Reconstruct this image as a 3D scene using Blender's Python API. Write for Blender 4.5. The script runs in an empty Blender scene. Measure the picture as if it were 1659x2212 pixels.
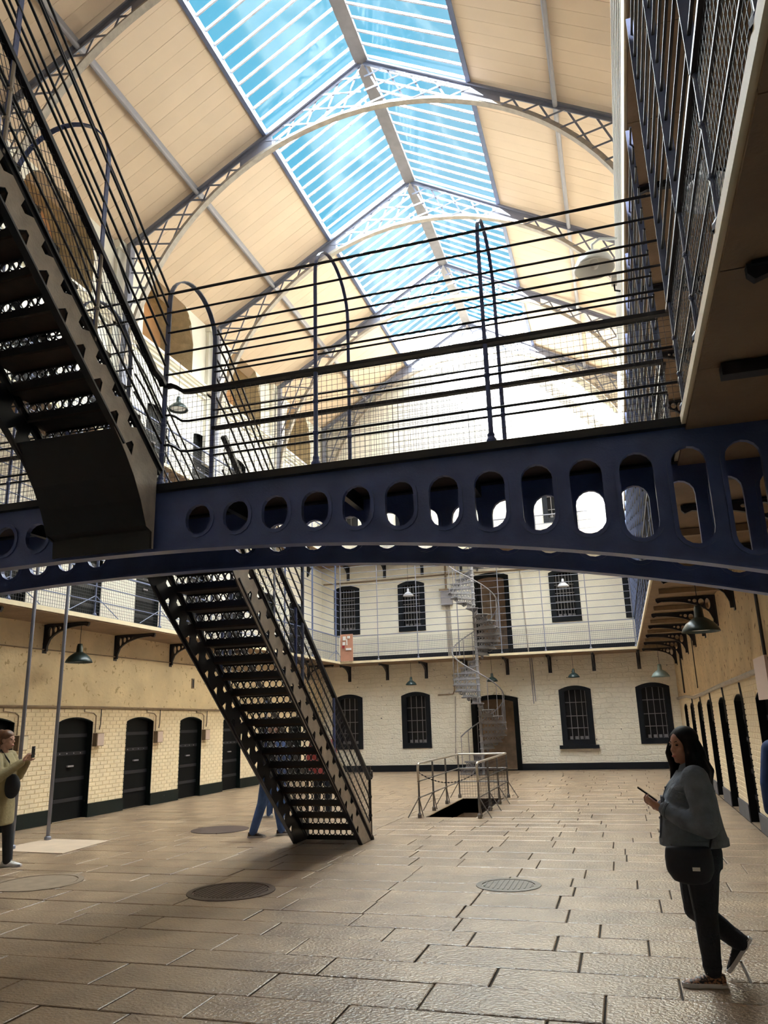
import bpy, bmesh, math, random
from mathutils import Vector, Matrix
from mathutils.geometry import delaunay_2d_cdt
from math import sin, cos, pi, radians, sqrt, atan2
random.seed(7)
SC = bpy.context.scene
COL = SC.collection

# ------------------------------------------------------------------ camera
FPX = 1645.476
YAW, PITCH, ROLL = radians(16.48372706), radians(15.42872733), radians(-1.66806218)
CAM = Vector((0, 0, 1.72))
_F = Vector((-sin(YAW) * cos(PITCH), cos(YAW) * cos(PITCH), sin(PITCH)))
_r = Vector((cos(YAW), sin(YAW), 0))
_u = _r.cross(_F)
CR = _r * cos(ROLL) + _u * sin(ROLL)
CU = -_r * sin(ROLL) + _u * cos(ROLL)
cd = bpy.data.cameras.new('camera')
cd.sensor_fit = 'VERTICAL'
cd.sensor_height = 24.0
cd.lens = FPX / 2212 * 24.0
cd.clip_start = 0.05
cam = bpy.data.objects.new('camera', cd)
COL.objects.link(cam)
m = Matrix.Identity(4)
for i in range(3):
    m[i][0], m[i][1], m[i][2], m[i][3] = CR[i], CU[i], -_F[i], CAM[i]
cam.matrix_world = m
SC.camera = cam


def proj(p):
    d = Vector(p) - CAM
    z = d.dot(_F)
    if z < .1:
        return None
    return 829.5 + FPX * d.dot(CR) / z, 1106 - FPX * d.dot(CU) / z, z


# ------------------------------------------------------------------ world, sun, exposure
W = bpy.data.worlds.new('sky')
SC.world = W
W.use_nodes = True
nt = W.node_tree
nt.nodes.clear()
out = nt.nodes.new('ShaderNodeOutputWorld')
bg = nt.nodes.new('ShaderNodeBackground')
tc = nt.nodes.new('ShaderNodeTexCoord')
nz = nt.nodes.new('ShaderNodeTexNoise')
nz.inputs['Scale'].default_value = 2.2
nz.inputs['Detail'].default_value = 6
nz.inputs['Roughness'].default_value = .6
rp = nt.nodes.new('ShaderNodeValToRGB')
rp.color_ramp.elements[0].position = .54
rp.color_ramp.elements[0].color = (.17, .60, .88, 1)
rp.color_ramp.elements[1].position = .95
rp.color_ramp.elements[1].color = (.85, .93, 1, 1)
nt.links.new(tc.outputs['Generated'], nz.inputs['Vector'])
nt.links.new(nz.outputs['Fac'], rp.inputs['Fac'])
nt.links.new(rp.outputs['Color'], bg.inputs['Color'])
bg.inputs['Strength'].default_value = .44
nt.links.new(bg.outputs[0], out.inputs[0])

sd = bpy.data.lights.new('sun', 'SUN')
sd.energy = 46.0
sd.angle = radians(1.2)
sd.color = (1, .96, .91)
sun = bpy.data.objects.new('sun', sd)
COL.objects.link(sun)
SUN_DIR = Vector((.58, .50, -.64)).normalized()
sun.rotation_euler = SUN_DIR.to_track_quat('-Z', 'Y').to_euler()
sun.location = (-20, 0, 30)

hd = bpy.data.lights.new('overhead_fill_sun', 'SUN')      # added wide overhead sun, fills the dark lower hall
hd.energy = 19.0
hd.angle = radians(110)
hd.color = (.97, .98, 1)
fill_sun = bpy.data.objects.new('overhead_fill_sun', hd)
COL.objects.link(fill_sun)
fill_sun.location = (-4, 9, 40)

SC.view_settings.view_transform = 'Standard'
SC.view_settings.look = 'None'
SC.view_settings.exposure = 1.2
SC.view_settings.gamma = 1.0
SC.view_settings.use_curve_mapping = False


# ------------------------------------------------------------------ materials
def mat(name, col, rough=.6, metal=0., var=.0, vscale=6., col2=None, bump=0., bscale=40., spec=.5, spots=None, sscale=30., sthr=.62, rnd=0., detail=5):
    M = bpy.data.materials.new(name)
    M.use_nodes = True
    t = M.node_tree
    b = t.nodes['Principled BSDF']
    b.inputs['Roughness'].default_value = rough
    b.inputs['Metallic'].default_value = metal
    b.inputs['Specular IOR Level'].default_value = spec
    c = (*col, 1)
    b.inputs['Base Color'].default_value = c
    geo = t.nodes.new('ShaderNodeNewGeometry')
    last = None
    if var or col2:
        n = t.nodes.new('ShaderNodeTexNoise')
        n.inputs['Scale'].default_value = vscale
        n.inputs['Detail'].default_value = detail
        t.links.new(geo.outputs['Position'], n.inputs['Vector'])
        r = t.nodes.new('ShaderNodeValToRGB')
        r.color_ramp.elements[0].position = .32
        r.color_ramp.elements[1].position = .68
        c2 = col2 if col2 else tuple(x * (1 - var) for x in col)
        r.color_ramp.elements[0].color = (*c2, 1)
        r.color_ramp.elements[1].color = c
        t.links.new(n.outputs['Fac'], r.inputs['Fac'])
        last = r.outputs['Color']
    if spots:
        n = t.nodes.new('ShaderNodeTexNoise')
        n.inputs['Scale'].default_value = sscale
        n.inputs['Detail'].default_value = 3
        t.links.new(geo.outputs['Position'], n.inputs['Vector'])
        r = t.nodes.new('ShaderNodeValToRGB')
        r.color_ramp.elements[0].position = sthr
        r.color_ramp.elements[1].position = sthr + .035
        r.color_ramp.elements[0].color = (0, 0, 0, 1)
        r.color_ramp.elements[1].color = (1, 1, 1, 1)
        t.links.new(n.outputs['Fac'], r.inputs['Fac'])
        mx = t.nodes.new('ShaderNodeMixRGB')
        t.links.new(r.outputs['Color'], mx.inputs['Fac'])
        if last:
            t.links.new(last, mx.inputs['Color1'])
        else:
            mx.inputs['Color1'].default_value = c
        mx.inputs['Color2'].default_value = (*spots, 1)
        last = mx.outputs['Color']
    if rnd:
        oi = t.nodes.new('ShaderNodeObjectInfo')
        mp = t.nodes.new('ShaderNodeMapRange')
        mp.inputs['To Min'].default_value = 1 - rnd
        mp.inputs['To Max'].default_value = 1 + rnd
        t.links.new(oi.outputs['Random'], mp.inputs['Value'])
        mx = t.nodes.new('ShaderNodeVectorMath')
        mx.operation = 'SCALE'
        if last:
            t.links.new(last, mx.inputs[0])
        else:
            mx.inputs[0].default_value = col
        t.links.new(mp.outputs['Result'], mx.inputs['Scale'])
        last = mx.outputs[0]
    if last:
        t.links.new(last, b.inputs['Base Color'])
    if bump:
        n = t.nodes.new('ShaderNodeTexNoise')
        n.inputs['Scale'].default_value = bscale
        n.inputs['Detail'].default_value = 4
        t.links.new(geo.outputs['Position'], n.inputs['Vector'])
        bp = t.nodes.new('ShaderNodeBump')
        bp.inputs['Strength'].default_value = bump
        bp.inputs['Distance'].default_value = .02
        t.links.new(n.outputs['Fac'], bp.inputs['Height'])
        t.links.new(bp.outputs[0], b.inputs['Normal'])
    return M


def glass_mat(name):
    M = bpy.data.materials.new(name)
    M.use_nodes = True
    t = M.node_tree
    t.nodes.clear()
    o = t.nodes.new('ShaderNodeOutputMaterial')
    tr = t.nodes.new('ShaderNodeBsdfTransparent')
    tr.inputs[0].default_value = (.93, .97, .97, 1)
    gl = t.nodes.new('ShaderNodeBsdfGlossy')
    gl.inputs['Roughness'].default_value = .08
    mx = t.nodes.new('ShaderNodeMixShader')
    mx.inputs[0].default_value = .02
    t.links.new(tr.outputs[0], mx.inputs[1])
    t.links.new(gl.outputs[0], mx.inputs[2])
    t.links.new(mx.outputs[0], o.inputs[0])
    return M


def rubble_mat(name, col, chips):
    """lime-washed rough stonework: blocky relief under thick paint, a few chips"""
    M = mat(name, col, .75, var=.14, vscale=1.1, spots=chips, sscale=11, sthr=.71)
    t = M.node_tree
    b = t.nodes['Principled BSDF']
    geo = t.nodes.new('ShaderNodeNewGeometry')
    ds = t.nodes.new('ShaderNodeTexNoise')
    ds.inputs['Scale'].default_value = 2.6
    t.links.new(geo.outputs['Position'], ds.inputs['Vector'])
    mv = t.nodes.new('ShaderNodeVectorMath')
    mv.operation = 'MULTIPLY_ADD'
    mv.inputs[1].default_value = (.22, .22, .16)
    t.links.new(ds.outputs['Color'], mv.inputs[0])
    t.links.new(geo.outputs['Position'], mv.inputs[2])
    sx = t.nodes.new('ShaderNodeSeparateXYZ')
    t.links.new(mv.outputs[0], sx.inputs[0])
    cx = t.nodes.new('ShaderNodeCombineXYZ')
    t.links.new(sx.outputs['X'], cx.inputs['X'])
    t.links.new(sx.outputs['Z'], cx.inputs['Y'])
    v = t.nodes.new('ShaderNodeTexBrick')
    v.inputs['Scale'].default_value = 1.0
    v.inputs['Brick Width'].default_value = .42
    v.inputs['Row Height'].default_value = .17
    v.inputs['Mortar Size'].default_value = .018
    v.inputs['Mortar Smooth'].default_value = .6
    t.links.new(cx.outputs[0], v.inputs['Vector'])
    cl = t.nodes.new('ShaderNodeMath')
    cl.operation = 'SUBTRACT'
    cl.inputs[0].default_value = 1.0
    t.links.new(v.outputs['Fac'], cl.inputs[1])
    n = t.nodes.new('ShaderNodeTexNoise')
    n.inputs['Scale'].default_value = 18
    n.inputs['Detail'].default_value = 4
    t.links.new(geo.outputs['Position'], n.inputs['Vector'])
    ad = t.nodes.new('ShaderNodeMath')
    ad.operation = 'MULTIPLY_ADD'
    ad.inputs[1].default_value = .55
    t.links.new(cl.outputs[0], ad.inputs[0])
    t.links.new(n.outputs['Fac'], ad.inputs[2])
    bp = t.nodes.new('ShaderNodeBump')
    bp.inputs['Strength'].default_value = .8
    bp.inputs['Distance'].default_value = .03
    t.links.new(ad.outputs[0], bp.inputs['Height'])
    t.links.new(bp.outputs[0], b.inputs['Normal'])
    return M


MT = {}
MT['brick'] = mat('cream_painted_brick', (.88, .725, .50), .7, var=.12, vscale=2.2, bump=.35, bscale=45)
MT['mortar'] = mat('cream_mortar', (.87, .715, .49), .85, var=.15, vscale=3, bump=.4, bscale=30)
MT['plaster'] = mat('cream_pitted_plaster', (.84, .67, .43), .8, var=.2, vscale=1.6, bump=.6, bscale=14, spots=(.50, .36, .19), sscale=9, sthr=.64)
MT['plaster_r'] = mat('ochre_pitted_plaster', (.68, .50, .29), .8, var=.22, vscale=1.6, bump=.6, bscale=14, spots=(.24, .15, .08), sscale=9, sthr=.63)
MT['white'] = mat('white_limewash', (.88, .83, .73), .75, var=.08, vscale=1.3, bump=.25, bscale=20)
MT['attic'] = mat('white_attic_plaster', (.88, .84, .74), .75, var=.05, vscale=1.0, bump=.15, bscale=15)
MT['rubble'] = rubble_mat('limewashed_rubble', (.85, .775, .65), (.10, .09, .10))
MT['tan'] = mat('tan_reveal_stone', (.52, .42, .26), .85, var=.25, vscale=5, bump=.5, bscale=25)
MT['terracotta'] = mat('terracotta_recess_plaster', (.55, .30, .14), .85, var=.2, vscale=2)
MT['board'] = mat('peach_painted_board', (.82, .645, .485), .65, var=.05, vscale=1.5, rnd=.03)
MT['roofback'] = mat('roof_backing', (.35, .24, .15), .8)
MT['slab'] = mat('gallery_stone_slab', (.28, .185, .115), .8, var=.25, vscale=2.5, bump=.4, bscale=22)
MT['slabedge'] = mat('cream_gallery_edge', (.80, .68, .47), .6, var=.1, vscale=4)
MT['blue'] = mat('blue_grey_iron_paint', (.10, .14, .36), .36, .0, var=.25, vscale=5, bump=.12, bscale=60)
MT['bluelt'] = mat('slate_blue_iron_paint', (.14, .175, .31), .42, .0, var=.2, vscale=6, bump=.1, bscale=60)
MT['black'] = mat('black_iron_paint', (.012, .012, .018), .42, .0, var=.2, vscale=8)
MT['wire'] = mat('dark_wire', (.03, .03, .045), .5)
MT['truss'] = mat('grey_truss_paint', (.24, .25, .32), .5, var=.15, vscale=4)
MT['bargrey'] = mat('pale_glazing_bar_paint', (.62, .62, .68), .5)
MT['spiral'] = mat('pale_grey_iron_paint', (.25, .24, .26), .5, var=.2, vscale=8)
MT['buff'] = mat('buff_paint_and_lit_iron', (.47, .41, .35), .55, var=.25, vscale=7, bump=.25, bscale=50)  # buff paint, also the lit tone of stringer faces and truss chords
MT['tread'] = mat('rusty_brown_tread', (.045, .025, .016), .6, var=.4, vscale=9)
MT['green'] = mat('dark_green_gloss_paint', (.006, .012, .011), .45, var=.35, vscale=6, spec=.25, spots=(.55, .52, .42), sscale=16, sthr=.765)
MT['doorblack'] = mat('black_door_paint', (.003, .0035, .004), .55, var=.3, vscale=4, spec=.15, spots=(.35, .35, .33), sscale=12, sthr=.80)
MT['skirt_r'] = mat('grey_skirting_paint', (.10, .10, .115), .6, var=.2, vscale=5)
MT['winblue'] = mat('dark_blue_window_paint', (.006, .008, .013), .5, var=.2, vscale=5, spec=.25)
MT['pane'] = mat('dark_window_pane', (.006, .006, .008), .3, spec=.3)
MT['winbar'] = mat('grey_window_bar', (.20, .19, .20), .5)
MT['stone'] = mat('worn_paving_stone', (.37, .265, .17), .30, col2=(.215, .143, .09), vscale=2.3, bump=.55, bscale=38, spots=(.07, .05, .035), sscale=48, sthr=.655, rnd=.14, spec=1.0)
MT['joint'] = mat('dirty_joint', (.045, .033, .025), .9, var=.4, vscale=9)
MT['glass'] = glass_mat('skylight_glass')
MT['pipe'] = mat('brown_painted_pipe', (.30, .21, .13), .6, var=.3, vscale=8)
MT['metalbox'] = mat('grey_metal_box', (.30, .28, .30), .5)
MT['lampgreen'] = mat('dark_green_enamel', (.025, .045, .045), .3)
MT['lampwhite'] = mat('white_enamel', (.80, .80, .78), .35)
MT['concrete'] = mat('pale_concrete', (.58, .45, .33), .8, var=.15, vscale=3)
MT['manhole'] = mat('rusty_brown_cover', (.10, .06, .045), .5, var=.3, vscale=10, bump=.3, bscale=60)
MT['manhole2'] = mat('grey_iron_cover', (.17, .15, .13), .5, var=.3, vscale=12)
MT['greypipe'] = mat('grey_railing_steel', (.20, .18, .17), .42, .3, var=.2, vscale=12)
MT['pitwall'] = mat('brown_pit_plaster', (.34, .23, .15), .8, var=.4, vscale=4)
MT['signboard'] = mat('pale_pink_board', (.60, .45, .38), .6)
MT['panelred'] = mat('terracotta_panel', (.50, .24, .16), .6, var=.15, vscale=5)
MT['plastic'] = mat('white_plastic', (.75, .74, .72), .4)
MT['redbtn'] = mat('red_plastic', (.35, .02, .03), .4)


# ------------------------------------------------------------------ mesh helpers
class MB:
    def __init__(s):
        s.v, s.f = [], []

    def add(s, vs, fs):
        o = len(s.v)
        s.v += [tuple(x) for x in vs]
        s.f += [tuple(i + o for i in f) for f in fs]
        return s

    def box(s, x0, x1, y0, y1, z0, z1):
        vs = [(x, y, z) for x in (x0, x1) for y in (y0, y1) for z in (z0, z1)]
        return s.add(vs, [(0, 1, 3, 2), (4, 6, 7, 5), (0, 4, 5, 1), (2, 3, 7, 6), (0, 2, 6, 4), (1, 5, 7, 3)])

    def bar(s, p0, p1, w, h, up=(0, 0, 1), caps=True):
        """rectangular bar; w across, h along up"""
        p0, p1 = Vector(p0), Vector(p1)
        d = (p1 - p0)
        if d.length < 1e-6:
            return s
        d.normalize()
        up = Vector(up)
        sd = d.cross(up)
        if sd.length < 1e-4:
            sd = d.cross(Vector((1, 0, 0)))
            if sd.length < 1e-4:
                sd = d.cross(Vector((0, 1, 0)))
        sd.normalize()
        u = sd.cross(d)
        a, b = sd * w / 2, u * h / 2
        vs = []
        for p in (p0, p1):
            vs += [p - a - b, p + a - b, p + a + b, p - a + b]
        fs = [(0, 1, 5, 4), (1, 2, 6, 5), (2, 3, 7, 6), (3, 0, 4, 7)]
        if caps:
            fs += [(3, 2, 1, 0), (4, 5, 6, 7)]
        return s.add(vs, fs)

    def tube(s, pts, r, n=6, caps=True):
        pts = [Vector(p) for p in pts]
        rs = r if isinstance(r, (list, tuple)) else [r] * len(pts)
        N = len(pts)
        ref = None
        vs, fs = [], []
        for i, p in enumerate(pts):
            if i == 0:
                d = pts[1] - p
            elif i == N - 1:
                d = p - pts[i - 1]
            else:
                d = (pts[i + 1] - p).normalized() + (p - pts[i - 1]).normalized()
            d.normalize()
            if ref is None:
                ref = d.orthogonal().normalized()
                if abs(d.z) < .9:
                    ref = d.cross(Vector((0, 0, 1))).normalized()
            else:
                ref = (ref - d * ref.dot(d))
                if ref.length < 1e-5:
                    ref = d.orthogonal()
                ref.normalize()
            b = d.cross(ref)
            for k in range(n):
                a = 2 * pi * (k + .5) / n
                vs.append(p + (ref * cos(a) + b * sin(a)) * rs[i])
        for i in range(N - 1):
            for k in range(n):
                k2 = (k + 1) % n
                fs.append((i * n + k, i * n + k2, (i + 1) * n + k2, (i + 1) * n + k))
        if caps:
            fs.append(tuple(reversed(range(n))))
            fs.append(tuple(range((N - 1) * n, N * n)))
        return s.add(vs, fs)

    def strip(s, pts, w, axis, th=.0, nrm=None):
        """flat bar following a polyline: w along axis, th thickness perpendicular"""
        pts = [Vector(p) for p in pts]
        ax = Vector(axis).normalized()
        N = len(pts)
        vs, fs = [], []
        for i, p in enumerate(pts):
            d = (pts[min(i + 1, N - 1)] - pts[max(i - 1, 0)]).normalized()
            u = ax.cross(d).normalized()
            a, b = ax * w / 2, u * th / 2
            vs += [p - a - b, p + a - b, p + a + b, p - a + b]
        for i in range(N - 1):
            for k in range(4):
                k2 = (k + 1) % 4
                fs.append((i * 4 + k, i * 4 + k2, i * 4 + 4 + k2, i * 4 + 4 + k))
        fs.append((3, 2, 1, 0))
        fs.append(tuple((N - 1) * 4 + k for k in range(4)))
        return s.add(vs, fs)

    def lathe(s, prof, c=(0, 0, 0), n=20, axis='z'):
        vs, fs = [], []
        for (r, z) in prof:
            for k in range(n):
                a = 2 * pi * k / n
                q = (r * cos(a), r * sin(a), z)
                vs.append((c[0] + q[0], c[1] + q[1], c[2] + q[2]))
        for i in range(len(prof) - 1):
            for k in range(n):
                k2 = (k + 1) % n
                fs.append((i * n + k, i * n + k2, (i + 1) * n + k2, (i + 1) * n + k))
        return s.add(vs, fs)

    def ellipsoid(s, c, r, n=16, m=10, M=None):
        vs, fs = [], []
        for i in range(m + 1):
            th = pi * i / m
            for k in range(n):
                a = 2 * pi * k / n
                q = Vector((r[0] * sin(th) * cos(a), r[1] * sin(th) * sin(a), r[2] * cos(th)))
                if M is not None:
                    q = M @ q
                vs.append(Vector(c) + q)
        for i in range(m):
            for k in range(n):
                k2 = (k + 1) % n
                fs.append((i * n + k, (i + 1) * n + k, (i + 1) * n + k2, i * n + k2))
        return s.add(vs, fs)

    def mesh(s, name, smooth=False):
        me = bpy.data.meshes.new(name)
        me.from_pydata(s.v, [], s.f)
        if smooth:
            me.polygons.foreach_set('use_smooth', [True] * len(me.polygons))
        me.update()
        return me

    def build(s, name, material, parent=None, smooth=False, **kw):
        return obj(name, s.mesh(name, smooth), material, parent, **kw)


def obj(name, me, material=None, parent=None, label=None, cat=None, group=None, kind=None, world=True):
    o = bpy.data.objects.new(name, me)
    COL.objects.link(o)
    if material is not None and me is not None:
        me.materials.clear()
        me.materials.append(MT[material] if isinstance(material, str) else material)
    if parent is not None:
        o.parent = parent
        if world:
            off = Vector((0, 0, 0))
            q = parent
            while q is not None:
                off += q.location
                q = q.parent
            o.location = -off
    if label:
        o['label'] = label
    if cat:
        o['category'] = cat
    if group:
        o['group'] = group
    if kind:
        o['kind'] = kind
    return o


def thing(name, label, cat, loc=(0, 0, 0), group=None, kind=None, rz=0):
    o = bpy.data.objects.new(name, None)
    o.empty_display_size = .2
    COL.objects.link(o)
    o.location = loc
    o.rotation_euler = (0, 0, rz)
    o['label'] = label
    o['category'] = cat
    if group:
        o['group'] = group
    if kind:
        o['kind'] = kind
        if kind == 'structure':
            del o['category']
    return o


def copy_tree(o, parent=None):
    c = o.copy()
    COL.objects.link(c)
    c.parent = parent
    for ch in o.children:
        copy_tree(ch, c)
    return c


def plate(loops, th, M):
    """flat plate with holes: loops of (u,v), the first is the outline; M maps (u,v,w) to the world"""
    vs, fc = [], []
    for lp in loops:
        o = len(vs)
        if sum(lp[k - 1][0] * lp[k][1] - lp[k][0] * lp[k - 1][1] for k in range(len(lp))) < 0:
            lp = lp[::-1]
        vs += [Vector(p) for p in lp]
        fc.append(list(range(o, o + len(lp))))
    V2, E2, F2, ov, oe, of = delaunay_2d_cdt(vs, [], fc, 1, 1e-6)
    keep = [f for f, ids in zip(F2, of) if list(ids) == [0]]
    n = len(V2)
    W = [M @ Vector((p[0], p[1], th / 2)) for p in V2] + [M @ Vector((p[0], p[1], -th / 2)) for p in V2]
    fs = [tuple(f) for f in keep] + [tuple(n + k for k in reversed(f)) for f in keep]
    cnt = {}
    for f in keep:
        for k in range(len(f)):
            a, b = f[k], f[(k + 1) % len(f)]
            cnt[(a, b)] = 1
    for (a, b) in list(cnt):
        if (b, a) not in cnt:
            fs.append((b, a, n + a, n + b))
    me = bpy.data.meshes.new('plate')
    me.from_pydata([tuple(p) for p in W], [], fs)
    me.update()
    return me


def MYZ(x):      # (u,v,w) -> (x+w, u, v)
    return Matrix(((0, 0, 1, x), (1, 0, 0, 0), (0, 1, 0, 0), (0, 0, 0, 1)))


def MXZ(y):      # (u,v,w) -> (u, y+w, v)
    return Matrix(((1, 0, 0, 0), (0, 0, 1, y), (0, 1, 0, 0), (0, 0, 0, 1)))


def MXY(z):
    return Matrix.Translation((0, 0, z))


def arch(u0, u1, v0, v1, rise, n=10):
    """opening outline with a segmental head: v1 = springing"""
    pts = [(u0, v0), (u1, v0), (u1, v1)]
    c, h = (u0 + u1) / 2, (u1 - u0) / 2
    for i in range(1, n):
        a = i / n
        x = u1 + (u0 - u1) * a
        q = (x - c) / h
        pts.append((x, v1 + rise * (1 - q * q) ** (.5 if rise > h * .8 else 1)))
    pts.append((u0, v1))
    return pts


def rect(u0, u1, v0, v1):
    return [(u0, v0), (u1, v0), (u1, v1), (u0, v1)]


def circ(u, v, r, n=16, ry=None):
    return [(u + r * cos(2 * pi * k / n), v + (ry or r) * sin(2 * pi * k / n)) for k in range(n)]


# ------------------------------------------------------------------ main dimensions
XL, XR, YF, YN = -10.85, 1.8, 27.7, -9.0      # wall faces
GL, GR, GF = -9.73, .67, 26.62                # gallery edges
Z1, Z2 = 3.87, 7.72                           # gallery levels
XC = -4.42                                    # ridge
ZR = 17.25
PITCHR = .6
EAVE_L, EAVE_R = XL, XR
DY0, DP, DW = 13.79, 2.265, 1.05              # cell door centres
door_c = [DY0 + DP * k for k in range(-6, 6)]


def roofz(x):
    return ZR - PITCHR * abs(x - XC)


# ------------------------------------------------------------------ floor
pitX0, pitX1, pitY0, pitY1 = -3.72, -2.78, 14.75, 18.25
fl = obj('floor', plate([rect(XL - .3, XR + .3, YN, YF + .3), rect(pitX0, pitX1, pitY0, pitY1)], .30, MXY(-.165)), 'joint', kind='structure',
         label='old hall floor of worn stone slabs laid in rows')
rows = []
y = 1.9
marks = [pitY0, pitY1]
while y < YF - .05:
    d = random.uniform(.42, .58)
    y2 = y + d
    for mk in marks:
        if y < mk - .05 and y2 > mk - .25:
            y2 = mk
            break
    if YF - y2 < .3:
        y2 = YF
    rows.append((y, y2))
    y = y2
stones = []
for (a, b) in rows:
    segs = [(XL + .02, XR - .02)]
    if a >= pitY0 - .01 and b <= pitY1 + .01:
        segs = [(XL + .02, pitX0), (pitX1, XR - .02)]
    for (s0, s1) in segs:
        x = s0 + (random.uniform(-.5, 0) if s0 < -10 else 0)
        while x < s1 - .02:
            L = random.uniform(.6, 1.25)
            x2 = x + L
            if s1 - x2 < .35:
                x2 = s1
            xa = max(x, s0)
            p = proj(((xa + x2) / 2, (a + b) / 2, 0))
            sc = 0
            if p and -120 < p[0] < 1780 and p[1] < 2330:
                sc = 1 / p[2]
            stones.append((sc, xa, x2, a, b))
            x = x2
stones.sort(reverse=True)
rest = MB()


def stone_geo(mb, x0, x1, y0, y1, ox=0, oy=0):
    j, c = random.uniform(.004, .009), .007
    h = random.uniform(-.004, .0015)
    k = [random.uniform(-.006, .006) for _ in range(4)]
    B = [(x0 + j, y0 + j + k[0]), (x1 - j, y0 + j + k[1]), (x1 - j, y1 - j + k[1] * .5), (x0 + j, y1 - j + k[0] * .5)]
    T = [(x0 + j + c, y0 + j + c + k[0]), (x1 - j - c, y0 + j + c + k[1]), (x1 - j - c, y1 - j - c), (x0 + j + c, y1 - j - c)]
    vs = [(p[0] - ox, p[1] - oy, -.02) for p in B] + [(p[0] - ox, p[1] - oy, h - .004) for p in B] + [(p[0] - ox, p[1] - oy, h) for p in T]
    mb.add(vs, [(8, 9, 10, 11), (4, 5, 9, 8), (5, 6, 10, 9), (6, 7, 11, 10), (7, 4, 8, 11), (0, 1, 5, 4), (1, 2, 6, 5), (2, 3, 7, 6), (3, 0, 4, 7)])


for i, (sc, x0, x1, y0, y1) in enumerate(stones):
    if i < 300 and sc > 0:
        mb = MB()
        ox, oy = (x0 + x1) / 2, (y0 + y1) / 2
        stone_geo(mb, x0, x1, y0, y1, ox, oy)
        o = mb.build('paving_stone', 'stone', fl, world=False)
        o.location = (ox, oy, 0)
    else:
        stone_geo(rest, x0, x1, y0, y1)
rest.build('distant_paving', 'stone', fl, kind='stuff')

# pit shaft below the floor opening
mb = MB()
mb.box(pitX0 - .12, pitX0, pitY0 - .1, pitY1 + .1, -2.6, -.012)
mb.box(pitX1, pitX1 + .12, pitY0 - .1, pitY1 + .1, -2.6, -.012)
mb.box(pitX0, pitX1, pitY1, pitY1 + .12, -2.6, -.012)
mb.box(pitX0, pitX1, pitY0 - .12, pitY0, -2.6, -.012)
mb.box(pitX0 - .1, pitX1 + .1, pitY0 - .1, pitY1 + .1, -2.7, -2.6)
mb.build('trim_1', 'pitwall', kind='structure', label='brown plastered shaft of the basement stairwell below the floor')
st = thing('basement_stair', 'steep stone steps going down inside the railed floor opening', 'stairs', (pitX0, pitY0, -2.6))
for k in range(12):
    mb = MB()
    mb.box(pitX0 + .01, pitX1 - .01, pitY0 + .02 + k * .25, pitY0 + .27 + k * .25, -2.6, -.2 - k * .2)
    mb.build('step', 'pitwall', st)

# ------------------------------------------------------------------ walls
# left wall, ground tier
holes = [arch(c - DW / 2, c + DW / 2, .0, 1.9, .09) for c in door_c]
obj('wall_left', plate([[(YN, -.02), (YF, -.02), (YF, 3.8), (YN, 3.8)]] + [[(u, max(v, .001)) for u, v in h] for h in holes], .3, MYZ(XL - .15 - .006)), 'mortar',
    kind='structure', label='cream painted brick wall of the ground tier with black cell doors')
WL = bpy.data.objects['wall_left']
# brick piers (each brick proud of the mortar), ground tier left
bricks = []
for k in range(12):
    z = .27 + k * 0
zc = .265
row = 0
while zc < 2.12:
    for i in range(-3, 5):
        a, b = DY0 + DP * i + DW / 2, DY0 + DP * (i + 1) - DW / 2
        if zc > 2.0:
            a -= DW / 2
            b += DW / 2
        yy = a - (.115 if row % 2 else 0)
        while yy < b - .03:
            y2 = min(yy + .228, b)
            ya = max(yy, a)
            if y2 - ya > .04 and ya > 9.6:
                bricks.append((ya, y2, zc))
            yy += .235
    zc += .083
    row += 1
bricks.sort(key=lambda q: abs(q[0] - 13.0) + .05 * abs(q[2] - 1.2))
base = {}
rb = MB()


def brick_geo(mb, y0, y1, z0, z1, x, dx):
    c = .006
    vs = [(x - .012 * dx, y, z) for y, z in ((y0, z0), (y1, z0), (y1, z1), (y0, z1))] + \
         [(x + dx * .004, y, z) for y, z in ((y0 + c, z0 + c), (y1 - c, z0 + c), (y1 - c, z1 - c), (y0 + c, z1 - c))]
    mb.add(vs, [(4, 5, 6, 7), (0, 1, 5, 4), (1, 2, 6, 5), (2, 3, 7, 6), (3, 0, 4, 7)])


cnt = 0
for (a, b, z) in bricks:
    p = proj((XL, (a + b) / 2, z))
    if cnt < 300 and p and p[0] > -10:
        L = round(b - a, 2)
        if L not in base:
            q = MB()
            brick_geo(q, -L / 2, L / 2, 0, .073, 0, 1)
            base[L] = q.mesh('brick')
        o = obj('brick', base[L], 'brick', WL, world=False)
        o.location = (XL + random.uniform(-.002, .002), (a + b) / 2, z)
        cnt += 1
    else:
        brick_geo(rb, a, b, z, z + .073, XL, 1)
rb.build('distant_bricks', 'brick', WL, kind='stuff')
# plaster band above the conduit
obj('wall_left_band', plate([rect(YN, YF, 2.2, 3.8)], .03, MYZ(XL - .003)), 'plaster', kind='structure',
    label='pitted ochre plaster band above the left cell doors')
# left wall, second tier and third tier
h2 = [arch(c - .48, c + .48, Z1 + .12, Z1 + 1.98, .09) for c in door_c]
obj('wall_left_gallery', plate([rect(YN, YF, 3.8, Z2 - .02)] + h2, .3, MYZ(XL - .15)), 'white', kind='structure',
    label='white limewashed left wall behind the first gallery')
h3 = [arch(c - .45, c + .45, Z2 + .12, Z2 + 2.05, .09) for c in door_c]
niche_c = [11.95 + 4.47 * k for k in range(-4, 4)]
NW, NZ0, NZS = 1.22, 11.45, 12.45
nh = [arch(c - NW, c + NW, NZ0, NZS, NW, 16) for c in niche_c if 4 < c < YF - NW]
obj('wall_left_attic', plate([rect(YN, YF, Z2 - .02, 13.45)] + h3 + nh, .3, MYZ(XL - .15)), 'attic', kind='structure',
    label='white upper left wall with deep arched recesses under the roof')
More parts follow.
